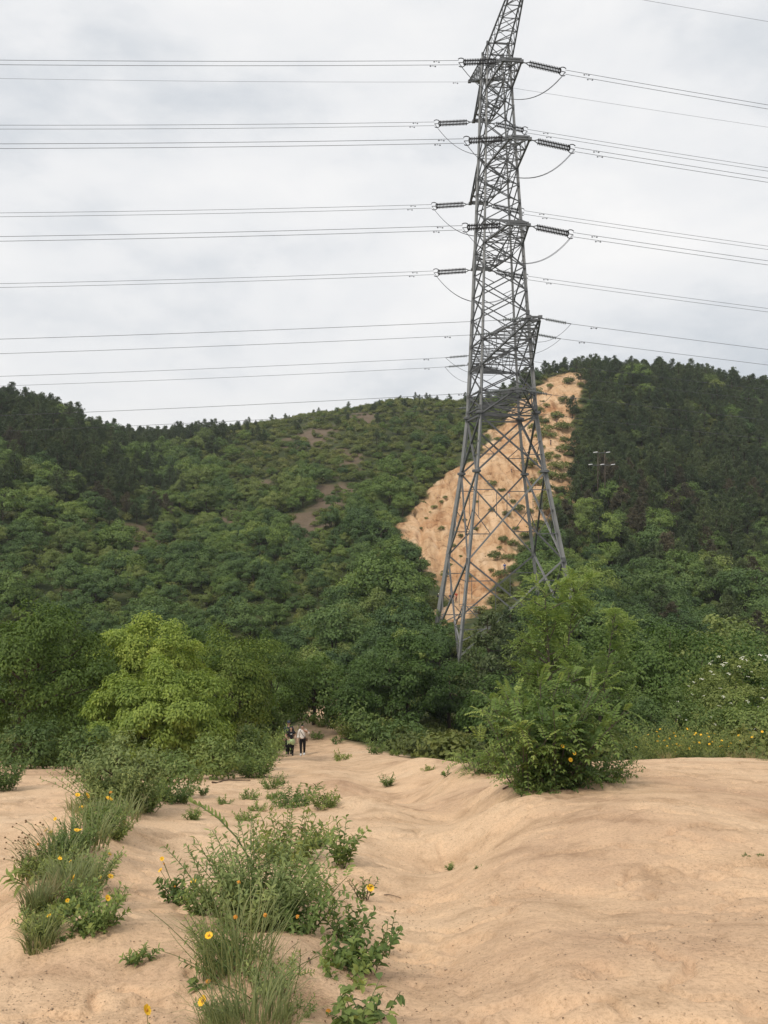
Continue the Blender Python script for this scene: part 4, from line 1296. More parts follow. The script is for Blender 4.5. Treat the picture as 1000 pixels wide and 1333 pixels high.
for k, (a, d, s) in enumerate([(545, 83, .85), (557, 80, .8), (566, 84, .75), (578, 88, .55), (572, 78, .7), (612, 80, .35), (625, 78, .42), (640, 75, .55), (655, 76, .65), (672, 76, .8), (690, 76, 1.05), (706, 78, 1.15), (722, 75, 1.1), (738, 77, 1.25), (752, 76, 1.25),
                               (766, 79, 1.3), (780, 78, 1.2), (535, 90, 1.0), (548, 95, .8), (700, 84, 1.0), (680, 85, .8), (690, 90, .9), (725, 86, 1.1), (538, 80, .9), (715, 92, 1.1)]):
    t_, c_ = (BROAD_D, BROAD_D, BROAD)[k % 3][k % 7]
    r = empty('broadleaf_tree', ground(a, d) - Vector((0, 0, .2)), rng.uniform(0, 6.28), s)
    sd_ = 'left' if a < 600 else ('front' if a < 670 else 'right')
    tag(r, f'bushy green tree crowding the {sd_} foot of the tower', 'tree', f'bushy trees at the {sd_} foot of the tower')
    link('trunk', t_, None, r); link('crown', c_, None, r)
# pines standing alone against the top of the slope
for k, (a, b, s, lab) in enumerate([(745, 545, .95, 'lone dark pine beside the top of the bare slope'), (747, 595, 1.05, 'tall dark pine with bare trunk at the right edge of the bare slope'),
                                    (757, 500, .9, 'dark pine crowning the summit beside the sandy top'), (205, 556, 1.0, 'small pine standing above the saddle of the ridge'),
                                    (942, 512, .95, 'rounded pine standing proud of the right skyline'), (975, 515, .9, 'broad pine beside another on the right skyline'),
                                    (837, 492, 1.0, 'slim pine poking above the wooded summit')]):
    p = hit(a, b); t_, c_ = PINE[k % 5]
    r = empty('pine_tree', p - Vector((0, 0, .2)), k * 1.3, s); tag(r, lab, 'tree')
    link('trunk', t_, None, r); link('crown', c_, None, r)

# ------------------------------------------------------------------ trees around the track
def at_px(px, d, dz=0.0):
    p = ground(px, d); p.z += dz; return p
def crown_fit(px, d, top, bottom, width):
    """size of a crown seen between two heights in the picture at a distance, above its foot"""
    foot = ground(px, d)
    zt = (CY - top) / F * d - foot.z; zb = (CY - bottom) / F * d - foot.z
    return foot, (width / F * d * .5, width / F * d * .46, (zt - zb) * .5), (zt + zb) * .5
def big(px, d, top, bottom, width, name, label, mat, seed, n_clump=90, n_leaf=150, cl=.55, Ln=.15, Wd=.065, droop=.75, young=.4, trunk=.16, low=-.8, **kw):
    foot, R, cz = crown_fit(px, d, top, bottom, width)
    R = tuple(r * .93 for r in R)
    return grown_tree(name, label, 'tree', foot, R, cz, trunk, n_clump, n_leaf, cl, Ln, Wd, mat, seed, droop=droop, young=young, low=low, **kw)

big(208, 25, 862, 1012, 186, 'camphor_tree', 'round bright green tree with drooping leaves beside the sandy track', 'camphor', 401, 100, 420, .42, .115, .05, .8, .35)
big(192, 33, 806, 930, 160, 'camphor_tree', 'pale green domed tree rising just behind the round bright tree', 'camphor', 402, 84, 360, .46, .125, .055, .6, .4)
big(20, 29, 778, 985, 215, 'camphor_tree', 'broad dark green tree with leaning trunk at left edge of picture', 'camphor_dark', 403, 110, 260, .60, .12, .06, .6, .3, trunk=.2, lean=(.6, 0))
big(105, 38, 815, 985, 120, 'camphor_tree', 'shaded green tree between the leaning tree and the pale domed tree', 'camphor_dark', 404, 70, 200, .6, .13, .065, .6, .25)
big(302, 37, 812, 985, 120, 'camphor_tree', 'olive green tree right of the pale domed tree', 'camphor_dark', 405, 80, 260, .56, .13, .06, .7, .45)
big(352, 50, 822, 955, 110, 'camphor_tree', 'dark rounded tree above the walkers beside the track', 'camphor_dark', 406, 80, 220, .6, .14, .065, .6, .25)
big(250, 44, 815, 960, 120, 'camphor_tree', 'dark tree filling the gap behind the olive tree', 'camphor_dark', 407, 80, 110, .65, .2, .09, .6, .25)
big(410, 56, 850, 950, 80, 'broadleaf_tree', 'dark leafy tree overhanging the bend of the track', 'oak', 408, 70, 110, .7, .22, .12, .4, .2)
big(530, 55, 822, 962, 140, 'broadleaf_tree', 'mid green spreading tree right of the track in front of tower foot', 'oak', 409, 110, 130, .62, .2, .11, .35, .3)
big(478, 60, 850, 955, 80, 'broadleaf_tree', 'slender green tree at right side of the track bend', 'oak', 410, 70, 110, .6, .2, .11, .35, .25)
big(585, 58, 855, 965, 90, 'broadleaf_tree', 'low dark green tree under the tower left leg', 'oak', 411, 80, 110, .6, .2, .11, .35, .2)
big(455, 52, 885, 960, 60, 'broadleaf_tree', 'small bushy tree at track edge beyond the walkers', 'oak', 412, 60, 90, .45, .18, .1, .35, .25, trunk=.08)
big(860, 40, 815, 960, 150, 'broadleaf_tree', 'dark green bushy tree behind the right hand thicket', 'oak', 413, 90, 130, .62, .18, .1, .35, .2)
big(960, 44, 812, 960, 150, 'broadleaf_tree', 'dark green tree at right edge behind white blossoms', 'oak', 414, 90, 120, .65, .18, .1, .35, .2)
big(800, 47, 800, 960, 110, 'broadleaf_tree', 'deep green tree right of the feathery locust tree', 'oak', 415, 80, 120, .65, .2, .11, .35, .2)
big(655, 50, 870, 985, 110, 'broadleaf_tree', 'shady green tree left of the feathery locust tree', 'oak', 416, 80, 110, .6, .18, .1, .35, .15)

def pine_near(px, d, top, width, seed, label):
    foot = ground(px, d); h = (CY - top) / F * d - foot.z
    t_, c_ = pine_variant(seed, h, width / F * d * .5)
    r = empty('pine_tree', foot); tag(r, label, 'tree')
    link('trunk', t_, M['bark'], r); link('crown', c_, M['pine'], r)
pine_near(640, 62, 800, 85, 501, 'dark pine standing in front of the tower legs')
pine_near(664, 66, 800, 80, 502, 'dark pine partly hidden behind the locust tree')

def locust_tree(px, d, top, width, seed, label, n_fr=420, fr=.50, leaflet=.11, pairs=6, stems=3):
    rng = np.random.default_rng(seed)
    foot = ground(px, d); h = (CY - top) / F * d - foot.z; w = width / F * d * .5
    root = empty('locust_tree', foot); tag(root, label, 'tree')
    g = Geo(); Lv = Leaves(); branches = []
    for s in range(stems):
        az = s * 2.1 + rng.uniform(0, 1); P = curve_pts(rng, (rng.normal(0, .1), rng.normal(0, .1), -.3), az, rng.uniform(.03, .16), h * rng.uniform(.82, 1.0) if s else h * .97, 9, .1)
        g.tube(P, list(np.linspace(.075, .012, 9)), 6, False)
        for k in range(24):
            t = rng.uniform(.25, .98); p, tg = along(P, t)
            B = curve_pts(rng, p, rng.uniform(0, 6.28), rng.uniform(.6, 1.25), w * (1.15 - .75 * t) * rng.uniform(.6, 1.15), 6, .1)
            g.tube(B, list(np.linspace(.022, .005, 6)), 4, False); branches.append(B)
        branches.append(P[5:])
    for i in range(n_fr):
        B = branches[rng.integers(0, len(branches))]
        p, tg = along(B, rng.uniform(.25, 1) ** .7)
        o = norm(tg * .7 + norm(rng.normal(size=3)) * .9 + np.array([0, 0, .25]))
        frond(Lv, rng, p, o, fr * rng.uniform(.7, 1.25), pairs, leaflet, np.clip(.38 + rng.normal(0, .16) + .25 * (p[2] > h * .8), 0, 1), .7)
    link('trunk', g.mesh('trunk', True), M['bark_grey'], root)
    link('crown', Lv.mesh('crown'), M['locust'], root)
locust_tree(722, 27, 742, 165, 601, 'feathery light green locust tree rising in front of the tower right legs', 1500)
locust_tree(770, 30, 772, 110, 602, 'feathery locust tree with pale shoot tips right of the taller one', 900, stems=2)
big(742, 34, 865, 1000, 120, 'broadleaf_tree', 'dark shady tree just behind the roadside locust shrub', 'oak', 603, 70, 150, .5, .14, .075, .35, .15, trunk=.1)

# roadside locust shrub on its little mound
def locust_shrub(px, py, d, top, width, seed, label, n_stem=16, n_fr=230, fr=.30, leaflet=.052, lean=0.0, mat='locust'):
    rng = np.random.default_rng(seed)
    foot = hit(px, py); d = foot.y; h = (CY - top) / F * d - foot.z; w = width / F * d * .5
    root = empty('locust_shrub', foot); tag(root, label, 'shrub')
    g = Geo(); Lv = Leaves(); br = []
    for s in range(n_stem):
        az = rng.uniform(0, 6.28); b = np.array([math.cos(az), math.sin(az) * .7, 0]) * w * .45 * rng.uniform(0, 1); b[2] = -.15
        P = curve_pts(rng, b, az, rng.uniform(.05, .55), h * rng.uniform(.55, 1.02), 8, .3)
        g.tube(P, list(np.linspace(.014, .003, 8)), 5, False); br.append(P)
    for i in range(n_fr):
        P = br[rng.integers(0, len(br))]; t = rng.uniform(.12, 1) ** .85; p, tg = along(P, t)
        o = norm(norm(rng.normal(size=3)) + tg * .5 + np.array([0, 0, .2]))
        frond(Lv, rng, p, o, fr * rng.uniform(.65, 1.2), 7, leaflet, np.clip(.34 + rng.normal(0, .14) + .38 * (t > .85), 0, 1), .6, g)
    link('stem', g.mesh('stem', True), M['bark_grey'], root)
    link('foliage', Lv.mesh('foliage', True), M[mat], root)
    return root
sh = locust_shrub(722, 1022, 13.2, 858, 92, 611, 'big leafy locust shrub with feathery shoots on the sand mound', 40, 760, .36, .078)
for dx, dy, dz, s in ((.10, -.55, .52, .06), (-.02, -.62, .72, .05), (.14, -.6, .62, .05)):
    add_flower(sh, (dx, dy, dz), s, -1.5, 1.0)
locust_shrub(684, 1024, 13.6, 866, 40, 612, 'tall thin locust shoots on the left flank of the big shrub', 12, 260, .36, .06)
locust_shrub(622, 1003, 15.5, 958, 50, 613, 'low fern-like green shrub left of the big locust shrub', 10, 130, .30, .055)
locust_shrub(650, 1006, 16.5, 968, 40, 614, 'pale bushy shrub between the fern-like one and the mound', 10, 100, .24, .05)
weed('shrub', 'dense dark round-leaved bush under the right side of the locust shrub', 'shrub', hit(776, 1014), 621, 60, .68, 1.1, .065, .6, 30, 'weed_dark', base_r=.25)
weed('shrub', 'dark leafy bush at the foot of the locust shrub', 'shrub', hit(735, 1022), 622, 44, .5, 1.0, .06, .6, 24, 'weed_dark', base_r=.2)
weed('shrub', 'thin pale-leaved bush at left foot of the locust shrub', 'shrub', hit(692, 1030), 623, 40, .42, 1.0, .055, .55, 20, 'weed', base_r=.25)
weed('shrub', 'sprig of dark leaves reaching right from the locust mound', 'shrub', hit(806, 1011), 624, 8, .3, 1.2, .05, .5, 9, 'weed_dark', base_r=.08)

# thicket on the right
def thicket(px, d, top, bottom, width, label, mat, seed, n_clump=60, n_leaf=110, Ln=.10, Wd=.05, cl=.3):
    foot, R, cz = crown_fit(px, d, top, bottom, width)
    return grown_tree('bush', label, 'bush', foot, R, max(cz, R[2] * .75), .06, n_clump, n_leaf, cl, Ln, Wd, mat, seed, droop=.15, low=-.9, young=.35)
thicket(880, 26, 885, 1000, 130, 'rounded mid green bush in the right thicket', 'weed', 701)
thicket(835, 24, 905, 1005, 90, 'darker bush beside the locust shrub in the right thicket', 'weed_dark', 702)
thicket(985, 25, 905, 1000, 100, 'leafy bush at the right edge of the thicket', 'weed', 703)
elder = thicket(958, 30, 850, 985, 150, 'elder bush dotted with cream white blossom heads', 'weed_pale', 704, 90, 110, .12, .06, .4)
rng = np.random.default_rng(77)
g = Geo()
for k in range(9):
    a = rng.uniform(0, 6.28); rr = math.sqrt(rng.uniform()) * .13
    g.ball((rr * math.cos(a), rr * math.sin(a), -.9 * rr * rr + rng.normal(0, .006)), .034, 5, 3, (1, 1, .45))
UMBEL = g.mesh('blossom', True); UMBEL.materials.append(M['white_petal'])
_foot, _R, _cz = crown_fit(958, 30, 850, 985, 150)
for k in range(70):
    a = rng.uniform(-3.0, -.1); el = rng.uniform(-.25, 1.2)
    o = link('blossom', UMBEL, None, elder)
    o.location = (_R[0] * 1.12 * math.cos(a) * math.cos(el), _R[1] * 1.12 * math.sin(a) * math.cos(el), max(_cz, _R[2] * .75) + _R[2] * 1.08 * math.sin(el))
    o.rotation_euler = (rng.normal(.3, .25), rng.normal(0, .25), 0); s = rng.uniform(.35, .7); o.scale = (s, s, s)
# weeds with yellow flowers along the crest on the right
rng = np.random.default_rng(78)
for k in range(30):
    px = 825 + k * 6.4 + rng.uniform(-4, 4); d = rng.uniform(19.3, 21.5)
    fl = tuple((rng.normal(0, .15), rng.normal(-.15, .12), rng.uniform(.3, .8), .06, 'petal') for _ in range(rng.integers(0, 5)))
    weed('flowering_weed', 'weed with small yellow flowers in the band along the right crest' if fl else 'tangled green weed in the band along the right crest', 'weed', ground(px, d), 800 + k,
         20, rng.uniform(.7, 1.25), .6, .075, .4, 16, ['weed_pale', 'weed_pale', 'weed'][k % 3], oval=False, flowers=fl, base_r=.25, group='flowering weeds along the right crest' if fl else 'green weeds along the right crest')
for k, (px, d) in enumerate([(780, 20.5), (800, 19.5), (830, 18.9), (868, 18.7), (925, 18.4), (980, 18.3), (995, 17.2), (955, 18.6)]):
    grass('grass_tuft', 'thin dry grass tuft at the rim of the sand below the right thicket', ground(px, d), 840 + k, 60, .28, .8, .006, .15, 'dry_grass' if k % 2 else 'grass', group='tufts along the right rim')

# ------------------------------------------------------------------ people
SKIN = simple_mat('skin', (0.52, 0.33, 0.24), .5, 0, .08, 12)
def cloth(name, col): return simple_mat(name, col, .8, 0, .18, 14, .2, .2)
HAIRM = simple_mat('black_hair', (0.018, 0.014, 0.012), .5, 0, .3, 30)
def person(loc, yaw, height, pose, top_col, leg_col, label, extras=None, detail=2, sleeve=.5, shoe=(.03, .03, .03), hair_long=False, cap=None, group=None):
    """one skinned figure posed by its joints (unit height), facing -Y; clothes are fitted shells"""
    J = {'pelvis': (0, 0, .525), 'waist': (0, 0, .60), 'chest': (0, .004, .715), 'neck': (0, .004, .825), 'nape': (0, -.004, .862), 'skull': (0, -.014, .905), 'crown': (0, -.012, .962),
         'shL': (.098, .004, .795), 'elL': (.125, .012, .625), 'wrL': (.13, -.03, .49), 'haL': (.13, -.045, .445),
         'shR': (-.098, .004, .795), 'elR': (-.125, .012, .625), 'wrR': (-.13, -.03, .49), 'haR': (-.13, -.045, .445),
         'hipL': (.052, 0, .50), 'knL': (.058, -.012, .28), 'anL': (.06, .012, .055), 'toL': (.066, -.085, .018),
         'hipR': (-.052, 0, .50), 'knR': (-.058, -.012, .28), 'anR': (-.06, .012, .055), 'toR': (-.066, -.085, .018)}
    J.update(pose)
    Rr = {'pelvis': (.088, .066), 'waist': (.074, .056), 'chest': (.092, .066), 'neck': (.036, .036), 'nape': (.032, .034), 'skull': (.046, .058), 'crown': (.034, .042)}
    for s in 'LR':
        Rr.update({'sh' + s: (.042, .042), 'el' + s: (.027, .027), 'wr' + s: (.019, .019), 'ha' + s: (.020, .014), 'hip' + s: (.056, .058), 'kn' + s: (.036, .038), 'an' + s: (.024, .026), 'to' + s: (.024, .018)})
    E = [('pelvis', 'waist'), ('waist', 'chest'), ('chest', 'neck'), ('neck', 'nape'), ('nape', 'skull'), ('skull', 'crown')]
    for s in 'LR':
        E += [('chest', 'sh' + s), ('sh' + s, 'el' + s), ('el' + s, 'wr' + s), ('wr' + s, 'ha' + s), ('pelvis', 'hip' + s), ('hip' + s, 'kn' + s), ('kn' + s, 'an' + s), ('an' + s, 'to' + s)]
    names = list(J); ix = {n: i for i, n in enumerate(names)}
    me = bpy.data.meshes.new('body'); me.from_pydata([J[n] for n in names], [(ix[a], ix[b]) for a, b in E], []); me.update()
    tmp = bpy.data.objects.new('tmp_body', me); COL.objects.link(tmp)
    tmp.modifiers.new('skin', 'SKIN')
    for n in names:
        sv = me.skin_vertices[0].data[ix[n]]; sv.radius = Rr[n]; sv.use_root = (n == 'pelvis')
    sb = tmp.modifiers.new('sub', 'SUBSURF'); sb.levels = detail; sb.render_levels = detail
    dg = bpy.context.evaluated_depsgraph_get(); dg.update()
    bm_me = bpy.data.meshes.new_from_object(tmp.evaluated_get(dg))
    bpy.data.objects.remove(tmp); bpy.data.meshes.remove(me)
    n = len(bm_me.vertices); V = np.empty(n * 3, np.float32); bm_me.vertices.foreach_get('co', V); V = V.reshape(-1, 3)
    Nn = np.empty(n * 3, np.float32); bm_me.vertices.foreach_get('normal', Nn); Nn = Nn.reshape(-1, 3)
    # nearest bone and position along it
    best = np.full(n, 9.0); bone = np.zeros(n, int); bt = np.zeros(n)
    for k, (a, b) in enumerate(E):
        A = np.array(J[a]); B = np.array(J[b]); t = np.clip(((V - A) @ (B - A)) / ((B - A) @ (B - A)), 0, 1)
        dd = np.linalg.norm(V - A - t[:, None] * (B - A), axis=1)
        m = dd < best; best[m] = dd[m]; bone[m] = k; bt[m] = t[m]
    root = empty('person', loc, yaw, height); tag(root, label, 'person', group)
    bm_me.polygons.foreach_set('use_smooth', np.ones(len(bm_me.polygons), bool))
    bm_me.materials.clear()
    body = link('body', bm_me, SKIN, root)
    # fingers, nose and ears belong to the same body mesh
    if detail > 1:
        g = Geo()
        for s, sg in (('L', 1), ('R', -1)):
            h0 = np.array(J['ha' + s]); wv = h0 - np.array(J['wr' + s]); wv = wv / np.linalg.norm(wv)
            lat_ = np.cross(wv, [0, 1.0, 0.01]); lat_ /= np.linalg.norm(lat_); pal = np.cross(lat_, wv)
            for q, (o_, ln) in enumerate(((-.012, .036), (-.004, .042), (.004, .040), (.012, .030))):
                b0 = h0 + lat_ * o_; b1 = b0 + wv * ln * .6; b2 = b1 + wv * ln * .3 + pal * .012
                g.tube([b0, b1, b2], [.0056, .005, .004], 5)
            b0 = np.array(J['wr' + s]) * .3 + h0 * .7 + lat_ * .014 * sg
            g.tube([b0, b0 + lat_ * .014 * sg + wv * .016, b0 + lat_ * .016 * sg + wv * .034], [.006, .0055, .0045], 5)
        sk = np.array(J['skull'])
        g.tube([sk + [0, -.056, .012], sk + [0, -.070, -.012], sk + [0, -.058, -.018]], [.005, .008, .005], 5)
        for sg in (-1, 1): g.ball(sk + [sg * .048, .004, 0], .012, 6, 4, (.45, .8, 1.3))
        fm = g.mesh('tmp'); bmx = bmesh.new(); bmx.from_mesh(bm_me); bmx.from_mesh(fm); bmx.to_mesh(bm_me); bmx.free(); bpy.data.meshes.remove(fm)
        ge = Geo(); gm = Geo()
        for sg in (-1, 1): ge.ball(sk + [sg * .018, -.0535, .008], .0065, 6, 4, (1.2, .7, .8))
        gm.ball(sk + [0, -.0535, -.032], .012, 6, 4, (1.1, .5, .35))
        link('eyes', ge.mesh('eyes', True), HAIRM, root); link('mouth', gm.mesh('mouth', True), simple_mat('lips', (.35, .12, .1)), root)
    polys = [tuple(p.vertices) for p in bm_me.polygons if max(p.vertices) < n]
    def shell(name, sel, off, mat):
        use = sorted({i for p in polys if all(sel[i] for i in p) for i in p})
        mp = {v: k for k, v in enumerate(use)}
        fs = [tuple(mp[i] for i in p) for p in polys if all(sel[i] for i in p)]
        if not fs: return None
        m2 = bpy.data.meshes.new(name); m2.from_pydata([tuple(V[i] + Nn[i] * off) for i in use], [], fs); m2.update()
        m2.polygons.foreach_set('use_smooth', np.ones(len(fs), bool))
        return link(name, m2, mat, root)
    ob = lambda a, b: bone == E.index((a, b))
    trunk_b = ob('waist', 'chest') | (ob('pelvis', 'waist') & (bt > .05)) | (ob('chest', 'neck') & (bt < .93)) | ob('chest', 'shL') | ob('chest', 'shR') | (ob('pelvis', 'waist'))
    arm = np.zeros(n, bool)
    for s in 'LR':
        if sleeve > 1: arm |= ob('sh' + s, 'el' + s) | (ob('el' + s, 'wr' + s) & (bt < sleeve - 1))
        else: arm |= ob('sh' + s, 'el' + s) & (bt < sleeve)
    legs_b = ob('pelvis', 'hipL') | ob('pelvis', 'hipR') | (ob('pelvis', 'waist') & (bt < .25))
    feet = np.zeros(n, bool)
    for s in 'LR':
        legs_b |= ob('hip' + s, 'kn' + s) | (ob('kn' + s, 'an' + s) & (bt < .93))
        feet |= ob('an' + s, 'to' + s) | (ob('kn' + s, 'an' + s) & (bt > .93))
    shell('trousers', legs_b, .006, cloth('trouser_cloth', leg_col))
    shell('top', trunk_b | arm, .011, cloth('top_cloth', top_col))
    shell('shoes', feet, .008, cloth('shoe_leather', shoe))
    sk = np.array(J['skull']); hd = ob('skull', 'crown') | ob('nape', 'skull')
    hair = hd & ((V[:, 2] > sk[2] + .026) | (V[:, 1] > sk[1] + .012)) & (V[:, 2] > sk[2] - .03)
    shell('hair', hair, .011, HAIRM)
    if hair_long:
        g = Geo(); g.tube([sk + [0, .05, .02], sk + [0, .062, -.05], sk + [0, .066, -.12]], [.035, .03, .012], 8); 
        for sg in (-1, 1): g.tube([sk + [sg * .047, .012, .025], sk + [sg * .053, .008, -.04], sk + [sg * .05, .0, -.10]], [.014, .018, .008], 6)
        link('long_hair', g.mesh('long_hair', True), HAIRM, root)
    if cap is not None:
        g = Geo(); g.ball(sk + [0, .004, .045], .056, 10, 6, (.95, 1.12, .75)); g.ball(sk + [0, -.062, .036], .042, 8, 4, (.95, 1, .16))
        link('cap', g.mesh('cap', True), cloth('cap_cloth', cap), root)
    if extras: extras(root, J)
    return root

def woman_extras(root, J):
    g = Geo(); n = 14                                     # jacket tied round the hips, hanging in uneven folds
    rings = []
    for zz, r0 in ((.565, .088), (.53, .108), (.48, .122), (.43, .128), (.395, .120)):
        ring = []
        for k in range(n):
            a = 2 * math.pi * k / n
            f = 1 + .10 * math.sin(5 * a + zz * 20); dip = .03 * math.sin(3 * a + 1) * (0.565 - zz) / .17
            ring.append((math.cos(a) * r0 * f * 1.05, math.sin(a) * r0 * f * .85, zz + dip))
        rings.append(ring)
    vs = [p for r in rings for p in r]
    fs = [(i * n + k, i * n + (k + 1) % n, (i + 1) * n + (k + 1) % n, (i + 1) * n + k) for i in range(4) for k in range(n)]
    g.add(vs, fs)
    g.tube([(.01, -.088, .555), (.03, -.11, .49), (.02, -.105, .42)], [.018, .022, .014], 6)
    g.tube([(-.01, -.088, .555), (-.035, -.112, .48), (-.04, -.11, .40)], [.018, .022, .012], 6)
    m = simple_mat('green_white_jacket', (.50, .62, .34), .8, 0, .45, 9)
    link('tied_jacket', g.mesh('tied_jacket', True), m, root)
    g = Geo(); g.box((0, -.083, .735), (.075, .006, .020)); link('print', g.mesh('print'), simple_mat('white_print', (.75, .75, .75)), root)
def man_extras(root, J):
    g = Geo()
    g.tube([(-.075, -.02, .815), (-.05, -.083, .77), (.01, -.092, .68), (.07, -.08, .60), (.10, -.03, .555)], .008, 5)
    g.tube([(-.075, -.0, .815), (-.03, .083, .74), (.04, .082, .64), (.10, .03, .56)], .008, 5)
    link('bag_strap', g.mesh('bag_strap', True), cloth('dark_strap', (.04, .035, .03)), root)
    g = Geo(); g.box((.135, -.02, .50), (.05, .10, .085)); link('shoulder_bag', g.mesh('shoulder_bag'), cloth('brown_bag', (.10, .06, .04)), root)

pw = ground(379, 44.6); pm = ground(394, 44.4); p3 = ground(376, 45.6)
person(pw, .12, 1.60, {'elR': (-.185, .03, .66), 'wrR': (-.115, -.06, .575), 'haR': (-.085, -.085, .555), 'elL': (.14, .03, .66), 'wrL': (.155, -.07, .60), 'haL': (.15, -.10, .60),
                       'knR': (-.07, -.085, .30), 'anR': (-.085, .03, .11), 'toR': (-.09, -.05, .06), 'anL': (.05, -.03, .055), 'toL': (.052, -.125, .018)},
       (.022, .022, .026), (.012, .012, .014), 'person in black T-shirt with green jacket tied round the waist', woman_extras, sleeve=.55, hair_long=True)
person(pm, -.05, 1.68, {'elR': (-.135, .01, .62), 'wrR': (-.155, -.05, .50), 'haR': (-.15, -.075, .46), 'elL': (.20, .02, .68), 'wrL': (.13, -.03, .775), 'haL': (.085, -.05, .80),
                        'skull': (0, -.035, .90), 'crown': (0, -.045, .955), 'anL': (.05, .03, .06), 'toL': (.055, -.065, .022), 'knR': (-.05, -.04, .28), 'anR': (-.045, -.04, .055), 'toR': (-.048, -.14, .018)},
       (.74, .70, .66), (.012, .012, .015), 'person in white shirt and black trousers with a strap across the chest', man_extras, sleeve=1.55, shoe=(.6, .6, .6))
person(p3, .1, 1.84, {}, (.03, .045, .065), (.02, .022, .03), 'person in dark navy clothes and cap walking behind the black T-shirt', None, sleeve=1.8, cap=(.05, .06, .08))

# small figures on the far slope
def small(px, py, top, leg, label, hgt=1.66, yaw=0, pose=None, cap=None, sleeve=.6):
    p = hit(px, py)
    person(p, yaw, hgt, pose or {}, top, leg, label, None, 1, sleeve, cap=cap, group='walkers on the far slope')
stride = {'knR': (-.06, -.09, .30), 'anR': (-.06, .0, .09), 'toR': (-.06, -.08, .06), 'anL': (.06, .08, .06), 'toL': (.06, .0, .02)}
climb = {'knL': (.06, .10, .32), 'anL': (.06, .06, .12), 'toL': (.06, .15, .09), 'elL': (.16, -.05, .66), 'wrL': (.15, -.12, .56)}
small(571, 786, (.03, .035, .05), (.30, .27, .24), 'tiny walker with white cap at the left of the group at slope foot', cap=(.8, .8, .8), sleeve=1.5)
small(577, 788, (.05, .05, .06), (.03, .03, .04), 'tiny walker in dark clothes in the group at slope foot', yaw=1.2, pose=stride)
small(586, 786, (.05, .07, .13), (.22, .22, .24), 'tiny walker in dark blue top in the group at slope foot', yaw=.6)
small(590, 787, (.25, .24, .25), (.03, .03, .03), 'tiny walker in grey top in the group at slope foot', yaw=-.7, pose=stride)
small(594, 784, (.48, .09, .05), (.14, .06, .05), 'tiny walker in red top at the right of the group at slope foot', yaw=.3)
small(557, 812, (.70, .70, .72), (.03, .03, .03), 'tiny walker in white below the group, half hidden by trees', yaw=2.8)
small(663, 650, (.45, .07, .05), (.45, .45, .46), 'tiny climber in red and black halfway up the bare slope', yaw=2.9, pose=climb)
small(657, 745, (.06, .13, .36), (.05, .08, .2), 'tiny climber in blue low on the bare slope', yaw=3.3, pose=climb)
small(717, 580, (.03, .03, .04), (.02, .02, .03), 'tiny walker in black standing high on the slope right of the tower', yaw=.4)
small(725, 552, (.04, .03, .03), (.03, .02, .02), 'tiny dark walker near the pine at the top of the slope', yaw=2.5)
small(666, 616, (.05, .05, .06), (.04, .04, .05), 'tiny dark figure crouched on the upper bare slope', .9 * 1.2, 3.0, pose=climb)
small(637, 555, (.05, .05, .06), (.04, .04, .05), 'tiny dark figure behind the tower waist on the upper slope', 1.6, 3.0, pose=stride)

# ------------------------------------------------------------------ plants on the sand
fy = 'petal'; fo = 'petal_old'
def flower_offsets(p, fl):
    """flower heads given where they show, turned into places above the plant's foot"""
    k = p.y / F; out = []
    for f in fl:
        fx, fy_, spx, kd = f[:4]; dy = f[4] if len(f) > 4 else -.03
        kk = (p.y + dy) / F
        out.append(((fx - CX) * kk - p.x, dy, (CY - fy_) * kk - p.z, spx * kk * (.72 if kd == fo else 1), kd))
    return tuple(out)
def herb(name, label, px, py, hpx, wpx, leafpx, seed, mat, ratio=.42, stems=None, dens=2.6, cat='weed', flowers=(), compound=0, **kw):
    p = hit(px, py); k = p.y / F
    h, w = hpx * k, wpx * k * .5
    n = 1.9 * dens * (hpx * wpx * .7) / (leafpx * leafpx * ratio * .6) / (compound * 2 if compound else 1)
    stems = stems or int(np.clip(n / 16, 5, 90))
    per = int(np.clip(n / stems, 3, 44))
    kw.setdefault('gravity', .4)
    return weed(name, label, cat, p, seed, stems, max(h, w * .75), min(1.25, math.atan2(w, h) * 1.15), leafpx * k, ratio, per, mat, oval=leafpx > 5 or p.y < 12, base_r=w * .5,
                stem_r=min(.005, .9 * k), flowers=flower_offsets(p, flowers), compound=compound, **kw)
def tuft(label, px, py, hpx, wpx, seed, n=260, bw=2.0, mat='grass', name='grass_tuft', cat='grass', flowers=(), seeds=(), gravity=1.15, group=None):
    p = hit(px, py); k = p.y / F; h, w = hpx * k, wpx * k * .5
    sd = flower_offsets(p, [(a, b, 1, fy, rng.uniform(-.1, .15)) for a, b in seeds])
    return grass(name, label, p, seed, int(n * (.36 if name == 'flower_clump' else .55)), h * (.9 if name == 'flower_clump' else 1.05), min(.8, math.atan2(w, h) * .62), bw * k, w * .75, mat, gravity, flower_offsets(p, flowers), group, cat, tuple(s[:3] for s in sd))
rng = np.random.default_rng(90)

